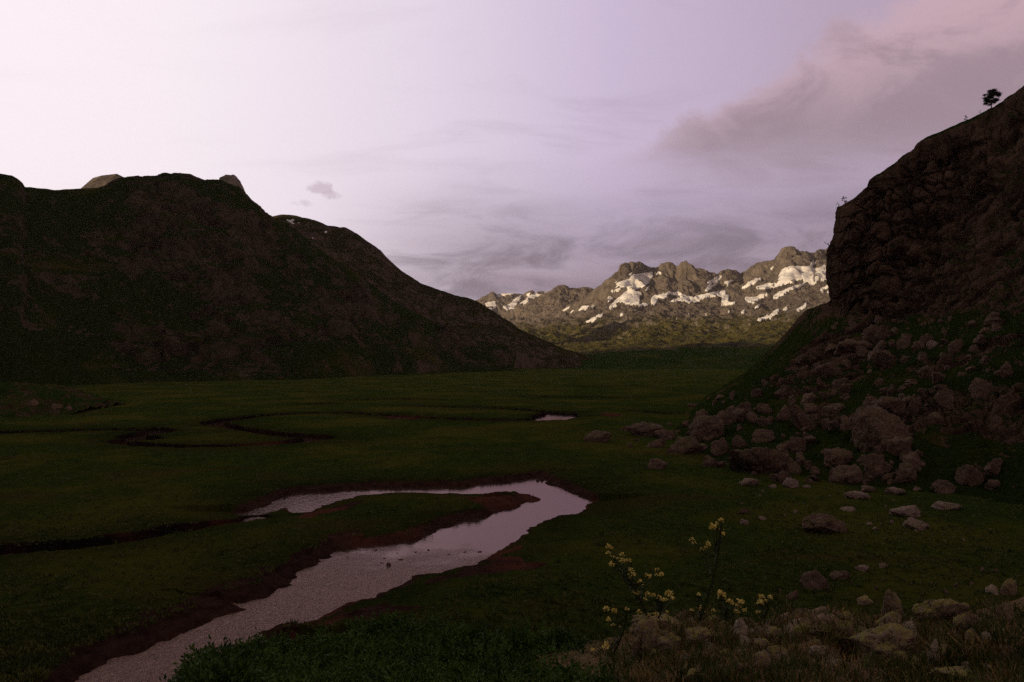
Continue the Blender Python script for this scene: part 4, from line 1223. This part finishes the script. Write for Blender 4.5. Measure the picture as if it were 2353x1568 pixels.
# small scree stones, copies of a few shapes
proto = []
for k in range(10):
    p, f = rock_shape(5000 + k, 4, 9 + k % 4, .05, .13)
    proto.append(make_mesh('scree_stone', p, f, M_ROCK))
protop = []
for k in range(4):
    me = proto[k].copy(); me.materials[0] = M_ROCKP; protop.append(me)
r = np.random.default_rng(77)
zones = [  # polygon, count, size range, label
 ([(1560, 960), (1900, 880), (2120, 960), (2130, 1110), (1860, 1110), (1600, 1080)], 112, (11, 46), 'small scree stone among the big boulders of the rock fall', 'scree stones among the big boulders', proto),
 ([(1900, 730), (2300, 720), (2320, 960), (2000, 930), (1850, 860)], 80, (8, 34), 'small stone in the turf of the upper right talus', 'scree stones of the upper talus', proto),
 ([(1400, 985), (1580, 950), (1600, 1060), (1480, 1070)], 18, (6, 20), 'small stone on the grass around the left tip of the rock fall', 'stones at the rock fall tip', proto),
 ([(1640, 1125), (2300, 1140), (2320, 1280), (1700, 1230)], 24, (4, 10), 'tiny pale stone in the grass of the right meadow', 'tiny meadow stones', protop),
 ([(1760, 1340), (2300, 1300), (2320, 1370), (1800, 1400)], 14, (7, 18), 'brown stone half hidden in the grass just beyond the outcrop', 'stones beyond the outcrop', proto),
 ([(1440, 1440), (2300, 1420), (2330, 1560), (1560, 1560)], 66, (9, 64), 'stone lying in the near heath', 'small stones in the heath', None),
 ([(1560, 930), (1780, 850), (1900, 740), (1880, 880), (1700, 930)], 34, (5, 18), 'small stone on the dim slope under the cliff nose', 'stones under the cliff nose', proto),
]
heath = []
for k in range(6):
    p, f = rock_shape(6000 + k, 4, 14, .2, .08)
    heath.append(make_mesh('stone', p, f, M_ROCKN if k % 3 else M_ROCKW))
for pl, cnt, (a0, a1), lab, grp, src in zones:
    us_, vs_ = [q[0] for q in pl], [q[1] for q in pl]
    k = 0
    while k < cnt:
        u, v = r.uniform(min(us_), max(us_)), r.uniform(min(vs_), max(vs_))
        if not in_poly(np.array([u]), np.array([v]), pl)[0]:
            continue
        s = a0 + (a1 - a0) * r.random() ** 1.5
        k += 1
        put_rock(u, v, s, s * r.uniform(.45, .85), lab, None, int(r.integers(1e6)), tilt=0, group=grp, emb=.6, cat='stone',
                 name='stone' if src is None else 'scree_stone', mesh=(src or heath)[int(r.integers(len(src or heath)))])
# stones breaking the riffle
riffle = [(838, 1262), (852, 1268), (866, 1262), (880, 1276), (893, 1283), (904, 1268), (918, 1272), (930, 1264), (948, 1270), (965, 1274), (980, 1268), (1000, 1271), (1022, 1273), (1045, 1268), (1062, 1272),
          (1078, 1266), (1096, 1270), (1112, 1272), (870, 1290), (905, 1312), (925, 1290), (820, 1275), (800, 1283)]
for i, (u, v) in enumerate(riffle[::2]):
    s = r.uniform(3, 8); u += r.uniform(-9, 9); v += r.uniform(-5, 5)
    dq = (H - WL) * F / (v - VH)
    o = bpy.data.objects.new('stream_stone', proto[i % 10]); W = s / F * dq
    o.scale = (W * r.uniform(.5, .95), W / 2.2, W / 4.5); o.rotation_euler = (0, 0, r.uniform(0, 6))
    o.location = ((u - U0) / F * dq, dq, WL + W * .05)
    link(o); tag(o, 'dark wet stone breaking the surface of the stream riffle', 'stone', 'stones in the riffle')
for (u, v, s) in [(1236, 1105, 9), (1246, 1103, 12), (893, 1300, 12)]:
    dq = (H - WL) * F / (v - VH)
    o = bpy.data.objects.new('turf_clod', proto[3]); W = s / F * dq
    o.scale = (W / 2, W / 2, W / 2.4); o.location = ((u - U0) / F * dq, dq, WL + .1)
    link(o); tag(o, {9: 'small dark clod in the water at the far bank of the bend', 12: 'dark clod standing in the stream'}[s] if v != 1103 else 'larger dark clod in the water beside the small one at the bend', 'clod')

# ------------------------------------------------------------------ plants
M_NEEDLE = mat_leaf('juniper_needles', (.012, .036, .004), (.060, .118, .012), 2.2)
M_PINE = mat_leaf('pine_needles', (.012, .018, .008), (.022, .030, .012), .6)
M_BARK = mat_leaf('bark', (.03, .02, .015), (.06, .04, .03), 4.)
M_STEM = mat_leaf('green_stem', (.016, .026, .006), (.035, .045, .010), 9.)
M_BLADE = mat_leaf('dry_heath_grass', (.15, .105, .03), (.32, .21, .085), 2.)
M_BLADEG = mat_leaf('green_grass', (.035, .05, .008), (.08, .09, .018), 2.)
M_SEDGE = mat_leaf('sedge', (.022, .048, .008), (.095, .100, .022), .3)
M_PETAL = mat_leaf('yellow_petal', (.62, .47, .09), (.80, .66, .22), 30.)


def tube(pts, rad, sides=6):
    """tapered tube along a polyline"""
    pts = np.array(pts, float); n_ = len(pts)
    rad = np.linspace(rad[0], rad[1], n_)
    V, Fs = [], []
    for i in range(n_):
        tdir = pts[min(i + 1, n_ - 1)] - pts[max(i - 1, 0)]
        tdir /= np.linalg.norm(tdir) + 1e-9
        a = np.cross(tdir, (0.3, .9, .2)); a /= np.linalg.norm(a) + 1e-9
        b = np.cross(tdir, a)
        for k in range(sides):
            q = 2 * math.pi * k / sides
            V.append(pts[i] + rad[i] * (math.cos(q) * a + math.sin(q) * b))
    for i in range(n_ - 1):
        for k in range(sides):
            Fs.append((i * sides + k, i * sides + (k + 1) % sides, (i + 1) * sides + (k + 1) % sides, (i + 1) * sides + k))
    return np.array(V), np.array(Fs)


def join(parts):
    V, Fs, o = [], [], 0
    for v, f in parts:
        V.append(v); Fs.append(np.asarray(f) + o); o += len(v)
    return np.concatenate(V), np.concatenate(Fs)


def leaves(centres, dirs, length, width, r_, jitter=.3):
    """narrow folded leaf quads"""
    n_ = len(centres)
    d = dirs + r_.normal(size=(n_, 3)) * jitter
    d /= np.linalg.norm(d, axis=1, keepdims=True)
    s = np.cross(d, r_.normal(size=(n_, 3))); s /= np.linalg.norm(s, axis=1, keepdims=True) + 1e-9
    L = length * r_.uniform(.6, 1.3, n_)[:, None]; W = width * r_.uniform(.7, 1.3, n_)[:, None]
    a = centres; b = centres + d * L * .5 + s * W; c = centres + d * L; e = centres + d * L * .5 - s * W
    V = np.stack([a, b, c, e], 1).reshape(-1, 3)
    return V, np.arange(n_ * 4).reshape(-1, 4)


def empty(name, loc, label, cat, group=None):
    o = bpy.data.objects.new(name, None)
    o.location = loc; o.empty_display_size = .3
    link(o)
    return tag(o, label, cat, group)


def part(name, vf, mat, parent, smooth=False):
    return link(bpy.data.objects.new(name, make_mesh(name, vf[0], vf[1], mat, smooth)), parent)


# juniper: twigs fanning out of a low mound, thick with needles
def juniper(label, cols, seed, n_twigs):
    """cols: (u, top v, bottom v, distance)"""
    r_ = np.random.default_rng(seed)
    us_ = np.array([c[0] for c in cols], float)
    mid = cols[len(cols) // 2]
    base = Vector(P(mid[0], mid[2], mid[3]))
    root = empty('juniper_shrub', base, label, 'shrub')
    C, Dn, stems = [], [], []
    nlump = int(n_twigs / 45)
    for k in range(nlump):
        u = r_.uniform(us_[0], us_[-1])
        top, bot, d = [np.interp(u, us_, [c[j] for c in cols]) for j in (1, 2, 3)]
        q = r_.random()
        dist = d - (d * .42) * q                                 # lumps nearer the camera sit lower
        vv = top + (bot - top) * q ** .9 + r_.uniform(4, 26)
        c = np.array(P(u, vv, dist))
        rad = r_.uniform(.16, .36) * (1 if dist > 5 else .8)
        c[2] -= rad * .6
        for j in range(45):
            dd = r_.normal(size=3); dd[2] = abs(dd[2]) * 1.0 + .15; dd /= np.linalg.norm(dd)
            ln = rad * r_.uniform(.75, 1.25)
            tip = c + dd * ln
            st = c + dd * ln * .35
            m_n = 24
            tt = r_.random(m_n)[:, None] ** .7
            pos_ = st + (tip - st) * tt + r_.normal(size=(m_n, 3)) * .012
            C.append(pos_); Dn.append(np.repeat(dd[None], m_n, 0))
            if j % 9 == 0:
                stems.append(tube([c - np.array([0, 0, .15]), st, tip * .9 + st * .1], (.008, .003), 3))
    C = np.concatenate(C); Dn = np.concatenate(Dn)
    V, Fq = leaves(C, Dn, .040, .0075, r_, .65)
    b3 = np.array(base)
    part('foliage', (V - b3, Fq), M_NEEDLE, root)
    sv, sf = join(stems)
    part('branches', (sv - b3, sf), M_BARK, root)
    return root
juniper('wide dark green juniper spreading along the bottom of the frame',
        [(480, 1535, 1600, 6.2), (560, 1500, 1600, 6.8), (620, 1488, 1620, 7.2), (720, 1462, 1620, 7.8), (800, 1440, 1620, 8.2), (900, 1428, 1630, 8.5), (1000, 1434, 1630, 8.6), (1080, 1428, 1630, 8.6),
         (1180, 1452, 1640, 8.4), (1300, 1462, 1640, 8.0), (1400, 1490, 1640, 7.4), (1460, 1530, 1640, 6.8)], 11, 17000)
# small juniper beside the pale stone
juniper('small juniper sprig left of the smooth pale stone at the bottom', [(455, 1550, 1600, 5.6), (490, 1508, 1590, 5.8), (520, 1500, 1560, 6.0)], 13, 700)


# yellow-flowered plants
def zc7(a, b):
    return 1317.6 + a * .2797, 1129.4 + b * .2797


def flower_plant(label, foot, heads, d, seed, lean=0):
    r_ = np.random.default_rng(seed)
    bu, bv = foot
    base = np.array(P(bu, bv, d))
    g_ = hit(bu, bv)[0]
    root = empty('flowering_plant', base, label, 'plant', 'yellow-flowered plants by the outcrop')
    hp = [np.array(P(*zc7(a, b), d + r_.uniform(-.25, .25))) for a, b, s in heads]
    stems, lv, ld = [], [], []
    top = max(hp, key=lambda q: q[2])
    main = [base + (top - base) * t + np.array([math.sin(t * 3) * .02, 0, 0]) for t in np.linspace(0, 1, 8)]
    stems.append(tube(main, (.007, .003), 5))
    for h_ in hp:
        t0 = np.clip((h_[2] - base[2]) / (top[2] - base[2] + 1e-6) * .75, .02, .95)
        st = base + (top - base) * t0
        midp = (st + h_) / 2 + np.array([0, 0, -.02])
        stems.append(tube([st, midp, h_], (.004, .002), 4))
        for q in np.linspace(.2, .95, 7):
            lv.append(st + (h_ - st) * q + r_.normal(size=3) * .01); ld.append(r_.normal(size=3) + np.array([0, 0, .4]))
    for q in np.linspace(.08, .98, 44):
        lv.append(base + (top - base) * q + r_.normal(size=3) * .012); ld.append(r_.normal(size=3) + np.array([0, 0, .3]))
    sv, sf = join(stems)
    part('stem', (sv - base, sf), M_STEM, root, True)
    V, Fq = leaves(np.array(lv), np.array(ld), .034, .0045, r_, .2)
    part('leaves', (V - base, Fq), M_STEM, root)
    for (a, b, s), h_ in zip(heads, hp):
        npet = int(34 * s)
        dirs = r_.normal(size=(npet, 3)); dirs[:, 2] = np.abs(dirs[:, 2]) * .8 - .15
        dirs /= np.linalg.norm(dirs, axis=1, keepdims=True)
        s = s * .78; cc = dirs * .008 * s + r_.normal(size=(npet, 3)) * .004 * s
        V, Fq = leaves(cc, dirs, .013 * s, .0065 * s, r_, .5)
        o = part('flower_head', (V, Fq), M_PETAL, root)
        o.location = Vector(h_ - base)
    return root
flower_plant('tall leaning plant with many yellow flower heads left of the near outcrop', zc7(600, 1010),
             [(293, 460, 1.3), (287, 505, .9), (402, 520, 1), (325, 540, .8), (362, 552, .7), (405, 575, 1.3), (455, 570, 1), (318, 600, 1.1), (390, 657, 1.1), (475, 648, 1.1), (495, 682, .9), (452, 700, 1.1),
              (605, 697, 1.1), (625, 700, .9), (690, 648, 1), (683, 690, .9), (722, 683, 1), (545, 740, 1), (570, 765, .9), (518, 838, 1.2)], 4.6, 21)
flower_plant('thin tall plant with a few yellow heads rising highest between the others', zc7(1060, 1010),
             [(1150, 300, 1.5), (1180, 265, .8), (1220, 240, 1.0), (1228, 355, 1.0), (1215, 315, .7), (1110, 437, 1.1), (1090, 462, .7), (1055, 480, .9), (972, 395, .8), (990, 425, .9)], 4.6, 22)
flower_plant('bushy plant with yellow heads just above the flat-topped block', zc7(700, 1035),
             [(603, 850, 1.2), (655, 855, 1.), (700, 870, .9), (722, 890, 1.2), (780, 845, 1.5), (812, 880, 1), (590, 890, .8), (760, 890, .8), (680, 938, .8), (730, 940, .6), (540, 995, 1), (680, 1015, 1.1), (765, 990, .7)], 4.8, 23)
flower_plant('low plant with pale yellow heads right of the flat-topped block on the brink', zc7(1250, 1050),
             [(1215, 850, 1.7), (1205, 870, 1.2), (1285, 915, 1.6), (1380, 915, 1.4), (1350, 940, 1.1), (1330, 990, .9), (1350, 995, .9), (1410, 980, 1), (1150, 980, .8), (1240, 880, .8)], 5.0, 24)
flower_plant('small plant with three yellow heads farthest right on the brink', zc7(1560, 1040),
             [(1548, 870, 1.3), (1535, 915, 1.3), (1612, 872, 1.2), (1520, 995, 1.0), (1580, 900, .7)], 5.0, 25)
flower_plant('small plant with yellow heads between the flat-topped block and the pale-headed plant', zc7(1040, 1060),
             [(1045, 968, 1.3), (975, 978, .8), (1030, 850, .8), (1075, 985, .7)], 4.8, 26)
flower_plant('low scattered plant with yellow heads left of the outcrop near the juniper', zc7(330, 1330),
             [(267, 970, 1.3), (338, 985, 1.2), (440, 970, .9), (290, 1055, 1.0), (330, 1100, 1.), (380, 1110, .7), (268, 1275, 1.4), (167, 1305, 1.0)], 4.9, 27)

# grass on the knoll
r_ = np.random.default_rng(31)
def blades(name, n_clump, region, mat, L, per, label):
    C, Dn = [], []
    k = 0
    while k < n_clump:
        u, v = r_.uniform(region[0], region[2]), r_.uniform(region[1], region[3])
        k += 1
        loc, nor, ob = hit(u, v)
        if loc is None or ob.name.split('.')[0] not in ('knoll',):
            continue
        c = np.array(loc)
        q = r_.normal(size=(per, 3)) * np.array([.035, .035, 0])
        C.append(c + q + np.array([0, 0, -.01]))
        dd = q * 7 + np.array([0, 0, 1.0]) + r_.normal(size=3) * .25
        Dn.append(dd)
    if not C:
        return
    V, Fq = leaves(np.concatenate(C), np.concatenate(Dn), L, .0035, r_, .35)
    o = link(bpy.data.objects.new(name, make_mesh(name, V, Fq, mat, False)))
    tag(o, label, None, None, 'stuff')
blades('grass', 1050, (1420, 1395, 2420, 1640), M_BLADE, .065, 12, 'dry brown grass and heath between the near stones')
blades('grass', 800, (1380, 1400, 2420, 1640), M_BLADEG, .11, 12, 'green grass tufts between the near stones')

# sedge tufts over the nearer meadow
C, Dn = [], []
for k in range(15000):
    u, v = r_.uniform(-60, 2420), 1020 + 560 * r_.random() ** .9
    loc, nor, ob = hit(u, v)
    if loc is None or ob.name != 'meadow' or loc.z < -.30:
        continue
    if k % 3 and fbm(np.array([[loc.x * .09, loc.y * .09, 0.]]), 3, .6, seed=700)[0] < -.02:
        continue
    c = np.array(loc); sc_ = np.clip(loc.y / 100, .6, 1.3)
    q = r_.normal(size=(7, 3)) * np.array([.13, .13, 0]) * sc_
    C.append(c + q); Dn.append(q * 3.5 + np.array([0, 0, 1.0]) + r_.normal(size=3) * .15)
V, Fq = leaves(np.concatenate(C), np.concatenate(Dn), .34, .045, r_, .25)
o = link(bpy.data.objects.new('grass', make_mesh('grass', V, Fq, M_SEDGE, False)))
tag(o, 'coarse sedge and grass tufts growing over the valley meadow', None, None, 'stuff')

# pine on the skyline
def tree(name, u, v_base, h_px, label, seed, lean=.1, spread=.42, cat='tree', group=None, clumps=26, bare=.22):
    loc = None
    for dv in range(0, 30, 2):
        loc, nor, ob = hit(u, v_base + dv)
        if loc is not None and ob.name.startswith(('crag', 'hill')) and loc.y < 1500:
            break
    if loc is None:
        return
    rr_ = np.random.default_rng(seed)
    hgt = h_px / F * loc.y
    root = empty(name, loc, label, cat, group)
    tp = [np.array([lean * hgt * t * t, 0, hgt * t * .93 - .3 * (t == 0)]) for t in np.linspace(0, 1, 7)]
    parts = [tube(tp, (hgt * .030, hgt * .008), 7)]
    C, Dn = [], []
    for k in range(clumps):
        t = bare + (1 - bare) * (k + rr_.random()) / clumps
        p0 = np.array([lean * hgt * t * t, 0, hgt * t * .93])
        env = spread * hgt * math.sin(math.pi * min(1, (t - bare + .12) / (1.12 - bare) * .93)) ** .7
        an = rr_.uniform(0, 6.28)
        rad = env * rr_.uniform(.45, 1.0)
        p1 = p0 + np.array([math.cos(an) * rad, math.sin(an) * rad, rad * rr_.uniform(-.05, .4)])
        parts.append(tube([p0, (p0 + p1) / 2 + np.array([0, 0, .03 * hgt]), p1], (hgt * .010, hgt * .003), 4))
        nn = 130
        cs = p1 + rr_.normal(size=(nn, 3)) * hgt * np.array([.055, .055, .030])
        C.append(cs); Dn.append(rr_.normal(size=(nn, 3)) + np.array([0, 0, .5]))
    part('trunk', join(parts), M_BARK, root, True)
    V, Fq = leaves(np.concatenate(C), np.concatenate(Dn), hgt * .05, hgt * .017, rr_, .4)
    part('crown', (V, Fq), M_PINE, root)
    return root
tree('pine_tree', 2278, 245, 42, 'lone dark pine standing on the skyline of the right crag', 41, lean=.06, spread=.40, clumps=48)
tree('pine_sapling', 2219, 276, 13, 'tiny young conifer on the crag skyline downhill of the lone pine', 42, lean=0, spread=.25, clumps=8, bare=.05, cat='sapling')
tree('shrub', 1941, 470, 18, 'scraggy bush on the very brink above the cliff nose', 43, lean=-.15, spread=.5, clumps=9, bare=.1, cat='shrub')
tree('shrub', 1928, 476, 11, 'tiny low bush at the outermost corner of the cliff top', 44, lean=-.2, spread=.5, clumps=6, bare=.1, cat='shrub')
tree('shrub', 1909, 570, 14, 'small tuft jutting from the cliff face above the far snow', 45, lean=-.9, spread=.35, clumps=6, bare=.3, cat='shrub')
tree('shrub', 2252, 262, 8, 'small bush at the foot of the lone pine', 47, lean=0, spread=.6, clumps=5, bare=.05, cat='shrub')
tree('pine_tree', 500, 424, 7, 'tiny pine on the left crest beside the pale rock tower', 46, lean=0, spread=.3, clumps=5, bare=.1)
tree('pine_tree', 436, 408, 5, 'tiny pine on the highest part of the left crest', 48, lean=0, spread=.3, clumps=5, bare=.1)
tree('shrub', 381, 408, 5, 'tiny bush on the left crest before the highest part', 49, lean=0, spread=.5, clumps=5, bare=.1, cat='shrub')

# ------------------------------------------------------------------ air
bm = bmesh.new(); bmesh.ops.create_cube(bm, size=1.0)
bmesh.ops.scale(bm, vec=(18400, 18400, 960), verts=bm.verts)
me = bpy.data.meshes.new('haze'); bm.to_mesh(me); bm.free()
hz = bpy.data.objects.new('haze', me); hz.location = (0, 0, 960 / 2 - 10)
m_, t_ = new_mat('haze_air')
v_ = t_.n('ShaderNodeVolumePrincipled')
v_.inputs['Color'].default_value = (.95, .86, .84, 1)
v_.inputs['Density'].default_value = 2.2e-5
v_.inputs['Anisotropy'].default_value = .2
o_ = t_.n('ShaderNodeOutputMaterial'); t_.link(v_.outputs[0], o_.inputs['Volume'])
me.materials.append(m_)
link(hz); tag(hz, kind='stuff')
